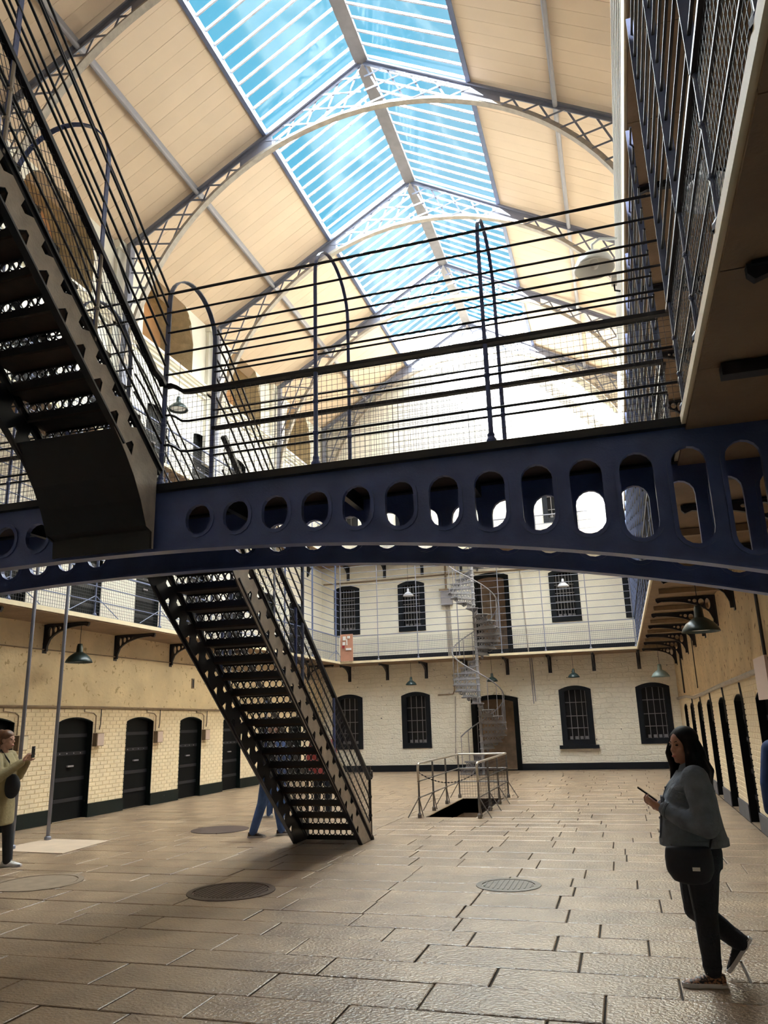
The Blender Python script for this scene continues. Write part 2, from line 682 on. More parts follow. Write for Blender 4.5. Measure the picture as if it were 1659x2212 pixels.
# right wall
hr = [[(u, max(v, .001)) for u, v in arch(c - DW / 2, c + DW / 2, 0, 1.9, .09)] for c in door_c]
obj('wall_right', plate([[(YN, -.02), (YF, -.02), (YF, 2.2), (YN, 2.2)]] + hr, .3, MYZ(XR + .15 + .006)), 'mortar', kind='structure',
    label='cream painted brick wall behind the walking woman with narrow black doors')
WR = bpy.data.objects['wall_right']
rb = MB()
zc, row = .265, 0
while zc < 2.12:
    for i in range(-2, 5):
        a, b = DY0 + DP * i + DW / 2, DY0 + DP * (i + 1) - DW / 2
        if zc > 2.0:
            a -= DW / 2
            b += DW / 2
        yy = a - (.115 if row % 2 else 0)
        while yy < b - .03:
            y2, ya = min(yy + .228, b), max(yy, a)
            if y2 - ya > .04:
                brick_geo(rb, ya, y2, zc, zc + .073, XR, -1)
            yy += .235
    zc += .083
    row += 1
rb.build('brickwork', 'brick', WR, kind='stuff')
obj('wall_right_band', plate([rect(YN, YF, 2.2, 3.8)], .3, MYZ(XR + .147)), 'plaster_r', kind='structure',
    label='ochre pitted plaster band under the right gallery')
obj('wall_right_gallery', plate([rect(YN, YF, 3.8, Z2 - .02)] + h2, .3, MYZ(XR + .15)), 'white', kind='structure',
    label='limewashed right wall behind the tall gallery cage')
obj('wall_right_attic', plate([rect(YN, YF, Z2 - .02, 13.45)] + h3 + nh, .3, MYZ(XR + .15)), 'attic', kind='structure',
    label='white upper right wall with arched recesses')
# far wall with windows and doors
fw1 = [-9.78, -7.2, -1.54, 1.0]
lo = [arch(c - .53, c + .53, .80, 2.63, .12) for c in fw1] + [[(u, max(v, .001)) for u, v in arch(-5.16, -3.51, 0, 2.42, .12)]]
obj('wall_far', plate([[(XL - .3, -.02), (XR + .3, -.02), (XR + .3, 3.8), (XL - .3, 3.8)]] + lo, .3, MXZ(YF + .15)), 'rubble', kind='structure',
    label='rough limewashed stone end wall of the ground tier with barred windows')
fw2 = [-9.8, -7.22, -1.57, .95]
up = [arch(c - .51, c + .51, 4.98, 6.74, .12) for c in fw2] + [arch(-4.9, -3.54, Z1 + .1, 6.8, .12)]
obj('wall_far_gallery', plate([rect(XL - .3, XR + .3, 3.8, Z2 - .02)] + up, .3, MXZ(YF + .15)), 'white', kind='structure',
    label='white limewashed end wall behind the far gallery')
f3 = [arch(c - .5, c + .5, Z2 + .9, Z2 + 2.7, .12) for c in fw2]
obj('wall_far_attic', plate([[(XL - .3, Z2 - .02), (XR + .3, Z2 - .02), (XR + .3, roofz(XR) + .1), (XC, ZR + .3), (XL - .3, roofz(XL) + .1)]] + f3, .3, MXZ(YF + .15)), 'white', kind='structure',
    label='sunlit white brick gable of the end wall under the skylight')
obj('wall_near', plate([[(XL - .3, -.02), (XR + .3, -.02), (XR + .3, roofz(XR) + .1), (XC, ZR + .3), (XL - .3, roofz(XL) + .1)]], .3, MXZ(YN - .15)), 'white', kind='structure',
    label='white end wall at the near end of the hall')

# skirtings
mb = MB()
for i in range(-7, 6):
    a, b = DY0 + DP * i + DW / 2, DY0 + DP * (i + 1) - DW / 2
    a, b = max(a, YN), min(b, YF)
    if b > a:
        mb.box(XL - .01, XL + .025, a, b, 0.002, .26)
mb.build('baseboard_left', 'green', kind='structure', label='dark green skirting band along the left wall')
mb = MB()
for i in range(-7, 6):
    a, b = DY0 + DP * i + DW / 2, DY0 + DP * (i + 1) - DW / 2
    a, b = max(a, YN), min(b, YF)
    if b > a:
        mb.box(XR - .025, XR + .01, a, b, 0.002, .26)
mb.build('baseboard_right', 'skirt_r', kind='structure', label='grey skirting band along the right wall')
mb = MB()
mb.box(XL, -5.16, YF - .025, YF + .01, .002, .22)
mb.box(-3.51, XR, YF - .025, YF + .01, .002, .22)
mb.build('baseboard_far', 'winblue', kind='structure', label='dark blue skirting band along the end wall')

# cell doors
ndoor = [0]


def cell_door(x, c, z0, zs, w, side, label, green=True):
    ndoor[0] += 1
    t = thing('door_%d' % ndoor[0], label, 'door', (x, c, z0), kind='structure')
    dx = -side * .14
    obj('door_leaf', plate([arch(c - w / 2 - .02, c + w / 2 + .02, z0, zs, .09)], .06, MYZ(x + dx)), 'doorblack', t)
    # painted reveal
    mb = MB()
    pts = arch(c - w / 2, c + w / 2, z0, zs, .09)
    seq = [pts[0]] + pts[:1:-1] + [pts[1]]
    seq = [pts[1], *pts[2:], pts[0]]
    mb.strip([(x - side * .07, p[0], p[1]) for p in seq], .16, (1, 0, 0), .02)
    mb.build('door_reveal', 'green' if green else 'doorblack', t)
    mb = MB()
    for zz in (.35, .75, 1.25, 1.6):
        mb.box(x + dx, x + dx + side * .045, c - w / 2 + .03, c + w / 2 - .03, z0 + zz, z0 + zz + .07)
    mb.build('iron_strap', 'black', t)
    mb = MB()
    for q in (-.3, -.1, .1, .3):
        mb.ellipsoid((x + dx + side * .05, c + q * w, z0 + 1.285), (.014, .014, .014), 6, 4)
    mb.box(x + dx + side * .04, x + dx + side * .08, c - .08, c + .1, z0 + 1.02, z0 + 1.05)
    mb.build('door_bolt', 'metalbox', t)
    if z0 < .01:
        mb = MB()
        mb.box(min(x, x - side * .3), max(x, x - side * .3), c - w / 2 - .03, c + w / 2 + .03, .0015, .006)
        mb.build('threshold', 'stone', t)


for c in door_c:
    if c > 9:
        cell_door(XL, c, .0, 1.9, DW, 1, 'black ironbound cell door in the left ground-tier wall')
        cell_door(XR, c, .0, 1.9, DW, -1, 'black cell door in the right ground-tier wall', False)
    if c > 4:
        cell_door(XL, c, Z1 + .12, Z1 + 1.98, .96, 1, 'black cell door on the left first gallery')
        cell_door(XL, c, Z2 + .12, Z2 + 2.05, .9, 1, 'black cell door on the left upper gallery', False)
        cell_door(XR, c, Z1 + .12, Z1 + 1.98, .96, -1, 'black cell door on the right first gallery', False)

# backing behind openings so no light leaks
mb = MB()
mb.box(XL - 1.6, XL - 1.5, YN, YF + 1.6, -.3, 14)
mb.box(XR + 1.5, XR + 1.6, YN, YF + 1.6, -.3, 14)
mb.box(XL - 1.6, XR + 1.6, YF + 1.5, YF + 1.6, -.3, 18)
mb.build('wall_outer', 'roofback', kind='structure', label='outer masonry behind the cells')

# arched recesses (reveal + inner wall)
for c in niche_c:
    if not (4 < c < YF - NW):
        continue
    for (x, sd_) in ((XL, -1), (XR, 1)):
        t = thing('trim_%d' % (100 + int(c * 10) + (0 if sd_ < 0 else 1)), 'deep arched recess with tan stone reveal high under the roof', 'recess', (x, c, NZ0), kind='structure')
        pts = arch(c - NW, c + NW, NZ0, NZS, NW, 20)
        seq = [pts[1], *pts[2:], pts[0]]
        mb = MB()
        D = .95
        n = len(seq)
        vs = []
        for (yy, zz) in seq:
            vs += [(x + sd_ * .0, yy, zz), (x + sd_ * D, c + (yy - c) * .82, NZ0 + .35 + (zz - NZ0) * .80)]
        fs = [(2 * i, 2 * i + 1, 2 * i + 3, 2 * i + 2) for i in range(n - 1)] + [(2 * n - 2, 2 * n - 1, 1, 0)]
        mb.add(vs, fs)
        mb.build('reveal', 'tan', t)
        mb = MB()
        mb.add([vs[2 * i + 1] for i in range(n)], [tuple(range(n))])
        mb.build('recess_back', 'terracotta', t)
# string course below recesses, both sides
for (x, sd_, nm) in ((XL, 1, 'trim_2'), (XR, -1, 'trim_3')):
    mb = MB()
    mb.box(x, x + sd_ * .10, YN, YF, 11.12, 11.2) if sd_ > 0 else mb.box(x - .10, x, YN, YF, 11.12, 11.2)
    for q, (d, h0, h1) in enumerate(((.16, 11.2, 11.26), (.22, 11.26, 11.34), (.06, 11.0, 11.06))):
        mb.box(min(x, x + sd_ * d), max(x, x + sd_ * d), YN, YF, h0, h1)
    mb.build(nm, 'attic', kind='structure', label='moulded white string course below the arched recesses')

# ------------------------------------------------------------------ roof: boards, skylight, trusses
SKY = 2.53     # half-width of glazing
PUR = 4.36     # purlin offset
mb = MB()
cosr = 1 / sqrt(1 + PITCHR ** 2)
for s in (-1, 1):
    xe = (XL - .3) if s < 0 else (XR + .3)
    xs = XC + s * SKY
    for (a, b) in ((xe, xs),):
        za, zb = roofz(a) + .05, roofz(b) + .05
        mb.add([(a, YN - .3, za), (b, YN - .3, zb), (b, YF + .3, zb), (a, YF + .3, za), (a, YN - .3, za + .12), (b, YN - .3, zb + .12), (b, YF + .3, zb + .12), (a, YF + .3, za + .12)],
               [(0, 1, 2, 3), (4, 7, 6, 5), (0, 4, 5, 1), (1, 5, 6, 2), (2, 6, 7, 3), (3, 7, 4, 0)])
ceil = mb.build('ceiling', 'roofback', kind='structure', label='sloping roof of peach painted boards either side of the skylight')
BW = .318


def board_mesh(L, w):
    q = MB()
    q.add([(0, 0, 0), (L, 0, 0), (L, w, 0), (0, w, 0), (0, 0, .018), (L, 0, .018), (L, w, .018), (0, w, .018)],
          [(3, 2, 1, 0), (4, 5, 6, 7), (0, 1, 5, 4), (1, 2, 6, 5), (2, 3, 7, 6), (3, 0, 4, 7)])
    return q.mesh('roof_board')


for s in (-1, 1):
    ang = math.atan(PITCHR)
    xe = XL if s < 0 else XR
    for (d0, d1) in ((abs(xe - XC), PUR), (PUR, SKY)):
        L = (d0 - d1) / cosr
        me = board_mesh(L, BW - .005)
        big = board_mesh(L, 13.8)
        nb = 71
        for k in range(nb):
            o = obj('roof_board', me, 'board', ceil, world=False)
            o.location = (XC + s * d0, YF - (k + 1) * BW, ZR - PITCHR * d0 + .03 + random.uniform(-.0015, .0015))
            o.rotation_euler = (0, -ang, 0) if s < 0 else (0, ang + pi, 0)
            if s > 0:
                # run from the eave up to the ridge side: local x points to -X
                o.rotation_euler = (0, pi + ang, 0)
        o = obj('boarding', big, 'board', ceil, world=False, kind='stuff')
        o.location = (XC + s * d0, YF - nb * BW - 13.8, ZR - PITCHR * d0 + .03)
        o.rotation_euler = (0, -ang, 0) if s < 0 else (0, pi + ang, 0)

# skylight: panes and glazing bars
sk = thing('window_1', 'long glazed ridge skylight with pale bars and clear panes', 'skylight', (XC, YF, ZR - 1.5), kind='structure')
SKY_END = 27.55 - 4 * 4.46
NB = 12
TRY = [27.55 - 4.46 * k for k in range(0, 9)]
panew = 4.46 / NB
LP = SKY / cosr
q = MB()
q.box(0, LP, 0, panew - .004, -.003, .003)
pane_me = q.mesh('pane')
q = MB()
q.box(0, LP, -.02, .02, -.035, .02)
gbar_me = q.mesh('glazing_bar')
ang = math.atan(PITCHR)
nall = NB * 4
for s in (-1, 1):
    for k in range(nall):
        yy = TRY[0] - (k + 1) * panew
        vis = yy > 5.0
        o = obj('pane', pane_me, 'glass', sk, world=False)
        o.location = Vector((XC + s * SKY, yy, roofz(XC + s * SKY) + .07)) - sk.location
        o.rotation_euler = (0, -ang, 0) if s < 0 else (0, pi + ang, 0)
        o = obj('glazing_bar', gbar_me, 'bargrey', sk, world=False)
        o.location = Vector((XC + s * SKY, yy, roofz(XC + s * SKY) + .065)) - sk.location
        o.rotation_euler = (0, -ang, 0) if s < 0 else (0, pi + ang, 0)
mb = MB()
mb.box(XC - .11, XC + .11, YN, YF - .01, ZR - .16, ZR + .12)
mb.box(XC - .16, XC + .16, YN, YF - .01, ZR - .19, ZR - .16)
mb.build('ridge_beam', mat('grey_brown_ridge_paint', (.19, .17, .165), .55, var=.2, vscale=5), sk)
for s in (-1, 1):
    mb = MB()
    x = XC + s * SKY
    mb.box(x - .05, x + .05, YN, YF, roofz(x) - .10, roofz(x) + .10)
    mb.build('edge_beam', 'bluelt', sk)
for s in (-1, 1):
    x = XC + s * PUR
    mb = MB()
    mb.box(x - .02, x + .02, YN, YF, roofz(x) - .14, roofz(x) + .02)
    mb.tube([(x, YN, roofz(x) - .14), (x, YF - .02, roofz(x) - .14)], .055, 10)
    mb.build('purlin', mat('grey_purlin_paint', (.34, .33, .36), .45), ceil)
# added opaque cover over the unseen near bays, keeps the near hall dark
mb = MB()
for s in (-1, 1):
    a, b = XC + s * (SKY - .1), XC
    za, zb = roofz(a) + .06, roofz(b) + .06
    y0_, y1_ = YN - .3, SKY_END
    mb.add([(a, y0_, za), (b, y0_, zb), (b, y1_, zb), (a, y1_, za), (a, y0_, za + .12), (b, y0_, zb + .12), (b, y1_, zb + .12), (a, y1_, za + .12)],
           [(0, 1, 2, 3), (4, 7, 6, 5), (0, 4, 5, 1), (1, 5, 6, 2), (2, 6, 7, 3), (3, 7, 4, 0)])
mb.build('added_ridge_cover', 'board', ceil)

# lattice trusses
ARZ, ARR = 9.55, 6.15
truss0 = thing('roof_truss', 'grey lattice roof truss with an arched lower chord spanning the hall', 'truss', (XC, 0, 0), 'lattice roof trusses')


def arcz(dx):
    return ARZ + sqrt(max(ARR ** 2 - dx * dx, 0))


for s in (-1, 1):
    mb = MB()
    xe = 6.3
    mb.bar((s * .05, 0, ZR - .12), (s * xe, 0, ZR - PITCHR * xe - .10), .14, .05)
    mb.bar((s * .05, 0, ZR - .12 - .05), (s * xe, 0, ZR - PITCHR * xe - .15), .025, .14)
    mb.build('rafter', 'truss', truss0, world=False)
    pts = []
    a0 = math.asin(6.12 / ARR)
    for i in range(25):
        a = a0 * i / 24
        pts.append((s * ARR * sin(a), 0, ARZ + ARR * cos(a)))
    mb = MB()
    mb.strip(pts, .15, (0, 1, 0), .03)
    pts2 = [(p[0] * 1.012, 0, ARZ + (p[2] - ARZ) * 1.012) for p in pts]
    mb.strip(pts2, .025, (0, 1, 0), .10)
    mb.build('lower_chord', 'buff', truss0, world=False)  # beige light on the grey chord put into its colour
    # wall post
    mb = MB()
    mb.box(min(s * 6.12, s * 6.22), max(s * 6.12, s * 6.22), -.09, .09, 9.3, ZR - PITCHR * 6.2 - .1)
    mb.build('wall_post', 'truss', truss0, world=False)
    # gusset plate below the skylight edge
    g = []
    for i in range(7):
        dx = 2.35 + .85 * i / 6
        g.append((s * dx, ZR - PITCHR * dx - .12))
    for i in range(6, -1, -1):
        dx = 2.35 + .85 * i / 6
        g.append((s * dx, min(arcz(dx) + .02, ZR - PITCHR * dx - .14)))
    obj('gusset_plate', plate([g], .02, MXZ(0)), 'truss', truss0, world=False)
    # lattice

    def inside(x, z):
        ax = abs(x)
        if ax > 6.13 or ax < .02:
            return False
        if z > ZR - PITCHR * ax - .13:
            return False
        if z < ARZ:
            return False
        return ax * ax + (z - ARZ) ** 2 > (ARR + .03) ** 2

    for fam in (0, 1):
        dirv = Vector((s * cos(radians(12)), 0, sin(radians(12)))) if fam == 0 else Vector((s * cos(radians(-68)), 0, sin(radians(-68))))
        nv = Vector((-dirv.z, 0, dirv.x))
        o0 = Vector((s * 3, 0, 14))
        for k in range(-26, 27):
            base_p = o0 + nv * k * .40
            run = None
            for st_ in range(-300, 301):
                p = base_p + dirv * st_ * .03
                ins = inside(p.x, p.z) and p.x * s > 0
                if ins and run is None:
                    run = p.copy()
                if (not ins) and run is not None:
                    e = p - dirv * .03
                    if (e - run).length > .12 and not (2.4 < abs((e.x + run.x) / 2) < 3.1):
                        mbb = MB()
                        off = .014 if fam else -.014
                        mbb.bar((run.x, off, run.z), (e.x, off, e.z), .045, .010, (0, 1, 0))
                        mbb.build('lattice_bar', 'truss', truss0, world=False)
                    run = None
truss_list = [TRY[0] - .0] + TRY[1:5]
for i, yy in enumerate(truss_list):
    t = truss0 if i == 0 else copy_tree(truss0)
    t.location = (XC, yy - (.1 if i == 0 else 0), 0)
    t['label'] = ['grey lattice roof truss lying against the sunlit end gable', 'lattice roof truss one bay in front of the end gable', 'lattice roof truss two bays in front of the end gable', 'lattice roof truss three bays in front of the end gable', 'lattice roof truss four bays from the end gable, above the upper stair'][i]
# white wall piers under the truss feet
for yy in truss_list:
    for (x, s) in ((XL, 1), (XR, -1)):
        mb = MB()
        mb.box(min(x, x + s * .10), max(x, x + s * .10), max(yy - .28, YN), min(yy + .28, YF), 9.0, 13.5)
        mb.box(min(x, x + s * .18), max(x, x + s * .18), yy - .34, min(yy + .34, YF), 13.2, 13.42)
        mb.build('trim_%d' % (400 + int(yy * 10) + (0 if s > 0 else 1)), 'attic', kind='structure', label='white wall pier carrying a roof truss')

# ------------------------------------------------------------------ galleries
def gallery_floor(name, label, x0, x1, y0, y1, z, along, edge):
    g = thing(name, label, 'gallery', (x0, y0, z), kind='structure')
    a0, a1 = (y0, y1) if along == 'y' else (x0, x1)
    n = max(1, round((a1 - a0) / 1.135))
    w = (a1 - a0) / n
    q = MB()
    if along == 'y':
        q.box(0, x1 - x0, .004, w - .004, -.08, .02)
    else:
        q.box(.004, w - .004, 0, y1 - y0, -.09, .02)
    me = q.mesh('stone_slab')
    for k in range(n):
        o = obj('stone_slab', me, 'slab', g, world=False)
        o.location = (0, k * w, random.uniform(-.002, .002)) if along == 'y' else (k * w, 0, random.uniform(-.002, .002))
    mb = MB()
    if edge == 'x1':
        mb.box(x1, x1 + .03, y0, y1, z - .055, z + .025)
    elif edge == 'x0':
        mb.box(x0 - .03, x0, y0, y1, z - .055, z + .025)
    else:
        mb.box(x0, x1, y0 - .03, y0, z - .055, z + .025)
    mb.build('edge_strip', 'slabedge', g)
    return g


for (z, nm) in ((Z1, 'first'), (Z2, 'upper')):
    gallery_floor('gallery_floor', 'stone slab walkway of the %s gallery along the left wall' % nm, XL, GL, YN, YF, z, 'y', 'x1')
    gallery_floor('gallery_floor', 'stone slab walkway of the %s gallery along the right wall' % nm, GR, XR, YN, YF, z, 'y', 'x0')
    gallery_floor('gallery_floor', 'stone slab walkway of the %s gallery across the end wall' % nm, GL + .03, GR - .03, GF, YF, z, 'x', 'y0')

# dark skirtings behind the galleries
mb = MB()
mb.box(GL, GR, YF - .02, YF, Z1 + .02, Z1 + .26)
mb.build('baseboard_far_gallery', 'winblue', kind='structure', label='dark skirting behind the far gallery railing')


def bracket_mesh(L, H):
    o_ = [(0, 0), (L, 0), (L, -.05), (L - .03, -.085), (L * .9, -.06)]
    n = 14
    for i in range(n + 1):
        a = i / n
        # concave sweep from the tip back to the wall leg
        x = L * .86 * (1 - a) + .075 * a
        t = 1 - a
        zz = -.065 - (H - .16) * (1 - sqrt(max(0, 1 - (1 - (x - .075) / (L * .86 - .075)) ** 2)))
        o_.append((x, zz))
    o_ += [(.075, -H), (.0, -H)]
    hs = []

    def low(x):
        if x <= .075:
            return -H
        return -.065 - (H - .16) * (1 - sqrt(max(0, 1 - (1 - (x - .075) / (L * .86 - .075)) ** 2)))

    for (x, r) in ((.14, .045), (.25, .05), (.36, .036), (.45, .028), (.53, .021)):
        x = x * L / 1.05
        top = -.045
        h = top - low(x) - .04
        if h < .03:
            continue
        ry = min(h / 2, .12)
        hs.append(circ(x, top - ry, min(r, ry * 1.3), 12, ry))
    return [o_] + hs


BR = thing('gallery_bracket', 'black cast iron bracket', 'bracket', (0, 0, 0), 'left gallery brackets')
obj('bracket_plate', plate(bracket_mesh(1.02, .52), .05, MXZ(0)), 'black', BR, world=False)
mb = MB()
mb.box(0, .02, -.06, .06, -.56, -.0)
mb.box(0, 1.0, -.05, .05, -.02, 0)
mb.build('bracket_flange', 'black', BR, world=False)
first = True
BRS = [DY0 + DP * (k + .5) for k in range(-6, 6)]


def put_bracket(loc, rz, label, group):
    global first
    b = BR if first else copy_tree(BR)
    first = False
    b.location = loc
    b.rotation_euler = (0, 0, rz)
    b['label'] = label
    b['group'] = group


for y in BRS:
    if 7.3 < y < 26.5:
        put_bracket((XL, y, Z1 - .09), 0, 'black scrolled iron bracket under the left first gallery', 'left gallery brackets')
        put_bracket((XL, y, Z2 - .09), 0, 'black scrolled iron bracket under the left upper gallery', 'left upper brackets')
    if 1 < y < 26.5 and not 5.2 < y < 7.3:
        put_bracket((XR, y, Z1 - .09), pi, 'black scrolled iron bracket under the right first gallery', 'right gallery brackets')
        put_bracket((XR, y, Z2 - .09), pi, 'black scrolled iron bracket under the right upper gallery', 'right upper brackets')
FPX_ = [GL + (GR - GL) / 7 * k for k in range(0, 8)]
for x in FPX_:
    put_bracket((x if 0 < 1 else x, YF, Z1 - .09), -pi / 2, 'black iron bracket under the far first gallery', 'far gallery brackets')
    put_bracket((x, YF, Z2 - .09), -pi / 2, 'black iron bracket under the far upper gallery', 'far upper brackets')
# plain timber joists between brackets under the galleries
for y in [DY0 + DP * k for k in range(-5, 6)]:
    if 1 < y < 26.4:
        mb = MB()
        mb.box(GR + .12, XR, y - .05, y + .05, Z1 - .17, Z1 - .09)
        mb.build('gallery_joist', 'pipe' if y > 7 else 'black', label='thin joist between brackets under the right first gallery', cat='joist', group='right gallery joists')


# ------------------------------------------------------------------ wire mesh and railings
def mesh_panel(p0, p1, z0, z1, pitch, r, mb=None, dz=0.):
    """square wire mesh; p0,p1 (x,y); dz = extra rise over the length (for stairs)"""
    mb = mb or MB()
    p0, p1 = Vector((p0[0], p0[1], 0)), Vector((p1[0], p1[1], 0))
    L = (p1 - p0).length
    n = max(1, int(L / pitch))
    for k in range(n + 1):
        a = k / n
        p = p0.lerp(p1, a)
        mb.bar((p.x, p.y, z0 + dz * a), (p.x, p.y, z1 + dz * a), r * 2, r * 2, (1, 0, 0), caps=False)
    nz_ = max(1, int((z1 - z0) / pitch))
    for k in range(nz_ + 1):
        z = z0 + (z1 - z0) * k / nz_
        mb.bar((p0.x, p0.y, z), (p1.x, p1.y, z + dz), r * 2, r * 2, caps=False)
    return mb


def cage(label, p0, p1, z, ztop, posts, rails, hand, group, mesh_h=.9, post_mat='bluelt', rail_mat='black', rr=.011, flat=True, pitch=.06, wr=.0016, name='gallery_railing', mat_mesh='wire', braces=False):
    t = thing(name, label, 'railing', (p0[0], p0[1], z), group)
    A, B = Vector((*p0, 0)), Vector((*p1, 0))
    d = (B - A).normalized()
    for zz in rails:
        mb = MB()
        if abs(zz - hand) < 1e-3:
            mb.bar((*p0, z + zz), (*p1, z + zz), .05, .03)
        else:
            mb.tube([(*p0, z + zz), (*p1, z + zz)], rr, 6)
        mb.build('handrail' if abs(zz - hand) < 1e-3 else 'rail', rail_mat, t)
    for s in posts:
        p = A + d * s
        mb = MB()
        mb.tube([(p.x, p.y, z), (p.x, p.y, z + hand)], .017, 8)
        for zz in rails:
            if zz <= hand:
                mb.ellipsoid((p.x, p.y, z + zz), (.027, .027, .027), 8, 5)
        mb.lathe([(.04, z + .02), (.04, z + .05), (.022, z + .08)], (p.x, p.y, 0), 8)
        if ztop > hand + .2:
            mb.bar((p.x, p.y, z + hand), (p.x, p.y, z + ztop), .058, .012, d) if flat else mb.tube([(p.x, p.y, z + hand), (p.x, p.y, z + ztop)], .015, 6)
        mb.build('post', post_mat, t, smooth=False)
        if braces:
            mb = MB()
            for sg in (-1, 1):
                e = A + d * (s + sg * .75)
                mb.tube([(p.x, p.y, z + .42), (e.x, e.y, z + .05)], .009, 5)
            mb.build('brace', post_mat, t)
    if mesh_h:
        mesh_panel(p0, p1, z + .04, z + mesh_h, pitch, wr).build('wire_mesh', mat_mesh, t, kind='stuff')
    return t


CR_ = [.31, .61, .92] + [.92 + .235 * k for k in range(1, 12)]
rs = lambda a, b, st: [a + st * k for k in range(int((b - a) / st) + 1)]
# left first gallery
cage('tall barred cage railing along the left first gallery beyond the footbridge', (GL, 6.78), (GL, GF - .03), Z1, 3.68, [y - 6.78 for y in BRS if 6.8 < y < 26.4], CR_, .92, 'first gallery cages', post_mat='bluelt', braces=True, rail_mat='bluelt', wr=.0022)
cage('short cage railing of the left first gallery before the footbridge', (GL, 2.0), (GL, 5.8), Z1, 3.68, [.4, 2.6], CR_, .92, 'first gallery cages', rail_mat='black')
# far first gallery
cage('pale barred cage railing across the far first gallery', (GL + .03, GF - .0), (GR - .03, GF - .0), Z1, 3.78, [max(.02, min(x - GL - .03, GR - GL - .08)) for x in FPX_], CR_, .92, 'first gallery cages', post_mat='truss', rail_mat='truss', flat=False, wr=.0025, mesh_h=.8)
# right first gallery
cage('tall blue barred cage railing along the right first gallery beyond the footbridge', (GR, 6.8), (GR, GF - .03), Z1, 3.68, [.25 + 1.1325 * k for k in range(18)], CR_, .92, 'first gallery cages', rail_mat='black')
cage('tall blue barred cage railing of the right first gallery next to the footbridge', (GR, .6), (GR, 5.85), Z1, 3.68, [.55 + 1.1325 * k for k in range(5)], CR_, .92, 'first gallery cages', rail_mat='black')
# upper gallery
UR = [.2 + .185 * k for k in range(8)]
for (lb, p0, p1, posts) in (('railing of the right upper gallery, sunlit white put into its colour', (GR + .02, 0), (GR + .02, GF - .03), [.6 + 1.1325 * k for k in range(23)]),):
    t = thing('gallery_railing', lb, 'railing', (*p0, Z2), 'upper gallery railings')
    for zz in UR:
        mb = MB()
        mb.bar((*p0, Z2 + zz), (*p1, Z2 + zz), .055, .02)
        mb.build('rail', 'lampwhite', t)  # sun glare on the rails put into a white base colour
    for s in posts:
        mb = MB()
        mb.bar((p0[0], p0[1] + s, Z2), (p0[0], p0[1] + s, Z2 + UR[-1]), .05, .012, (1, 0, 0))
        mb.build('post', 'lampwhite', t)
    mb = MB()
    mb.box(p0[0] - .06, p0[0] - .045, p0[1], p1[1], Z2 - .12, Z2 + .16)
    mb.build('kick_board', 'slabedge', t)
cage('railing of the left upper gallery below the arched recesses', (GL, 1.5), (GL, GF - .03), Z2, 1.0, [y - 1.5 for y in BRS if 1.6 < y < 26.4], [.31, .61, .92], .92, 'upper gallery railings', rail_mat='bluelt', wr=.0022)
cage('railing of the far upper gallery', (GL + .03, GF), (GR - .05, GF), Z2, 1.0, [max(.02, min(x - GL - .03, GR - GL - .1)) for x in FPX_], [.31, .61, .92], .92, 'upper gallery railings', rail_mat='truss', post_mat='truss', wr=.0022)

# ------------------------------------------------------------------ footbridge
BY0, BY1 = 5.85, 6.76
SX0, SX1 = -4.92, -3.88      # stair width
br = thing('footbridge', 'dark blue iron footbridge with arched girders and oval holes, caged by hoops', 'footbridge', (-4.4, BY0, Z1))


def gbot(x):
    return 3.27 - .01127 * abs(x + 4.5) ** 2.3


def girder(y, mt, name):
    n = 40
    x0, x1 = GL, GR + 1.1
    outer = [(x0, 3.87), (x0, gbot(x0))] + [(x0 + (x1 - x0) * k / n, gbot(x0 + (x1 - x0) * k / n)) for k in range(1, n)] + [(x1, gbot(x1)), (x1, 3.87)]
    cs = [-3.463 + .3745 * k for k in range(14)] + [-5.2 - .3745 * k for k in range(13)]
    hs, rings = [], []
    for c in cs:
        if c < x0 + .25 or c > x1 - .2:
            continue
        zt, zb, r = 3.655, gbot(c) + .125, .122
        if zt - zb < 2 * r:
            r = (zt - zb) / 2

        def ov(rr):
            pts = []
            for k in range(9):
                a = pi * k / 8
                pts.append((c + rr * cos(a), zt - r + rr * sin(a)))
            for k in range(9):
                a = pi + pi * k / 8
                pts.append((c + rr * cos(a), zb + r + rr * sin(a)))
            return pts

        hs.append(ov(r))
        rings.append((ov(r + .033), ov(r)))
    g = obj(name, plate([outer] + hs, .022, MXZ(y)), mt, br)
    for (a, b) in rings:
        obj('hole_rim', plate([a, b], .05, MXZ(y)), mt, g)
    mb = MB()
    pts = [(x0 + (x1 - x0) * k / n, y, gbot(x0 + (x1 - x0) * k / n) - .008) for k in range(n + 1)]
    mb.strip(pts, .13, (0, 1, 0), .022)
    mb.strip([(p[0], p[1], p[2] + .03) for p in pts], .05, (0, 1, 0), .03)
    mb.build('bottom_flange', mt, g)
    mb = MB()
    mb.box(x0, x1, y - .075, y + .075, 3.81, 3.832)
    mb.box(x0, GR, y - .055, y + .055, 3.832, 3.885)
    mb.build('top_flange', 'black', g)
    return g


girder(BY0, 'blue', 'near_girder')
girder(BY1, 'blue', 'far_girder')
mb = MB()
mb.box(GL, GR, BY0 + .05, BY1 - .05, 3.835, 3.865)
mb.build('deck', 'tread', br)
for k in range(9):
    x = GL + .6 + 1.15 * k
    mb = MB()
    mb.box(x - .03, x + .03, BY0 + .02, BY1 - .02, 3.70, 3.835)
    mb.build('cross_beam', 'black', br)

HR = (BY1 - BY0) / 2
HY = (BY0 + BY1) / 2
HZ = 5.78


def hoop_pts(x, z0=3.885, n=16):
    pts = [(x, BY0, z0), (x, BY0, 4.8), (x, BY0, 5.3)]
    for k in range(n + 1):
        a = pi - pi * k / n
        pts.append((x, HY + HR * cos(a), HZ + HR * sin(a) * .95))
    pts += [(x, BY1, 5.3), (x, BY1, 4.8), (x, BY1, z0)]
    return pts


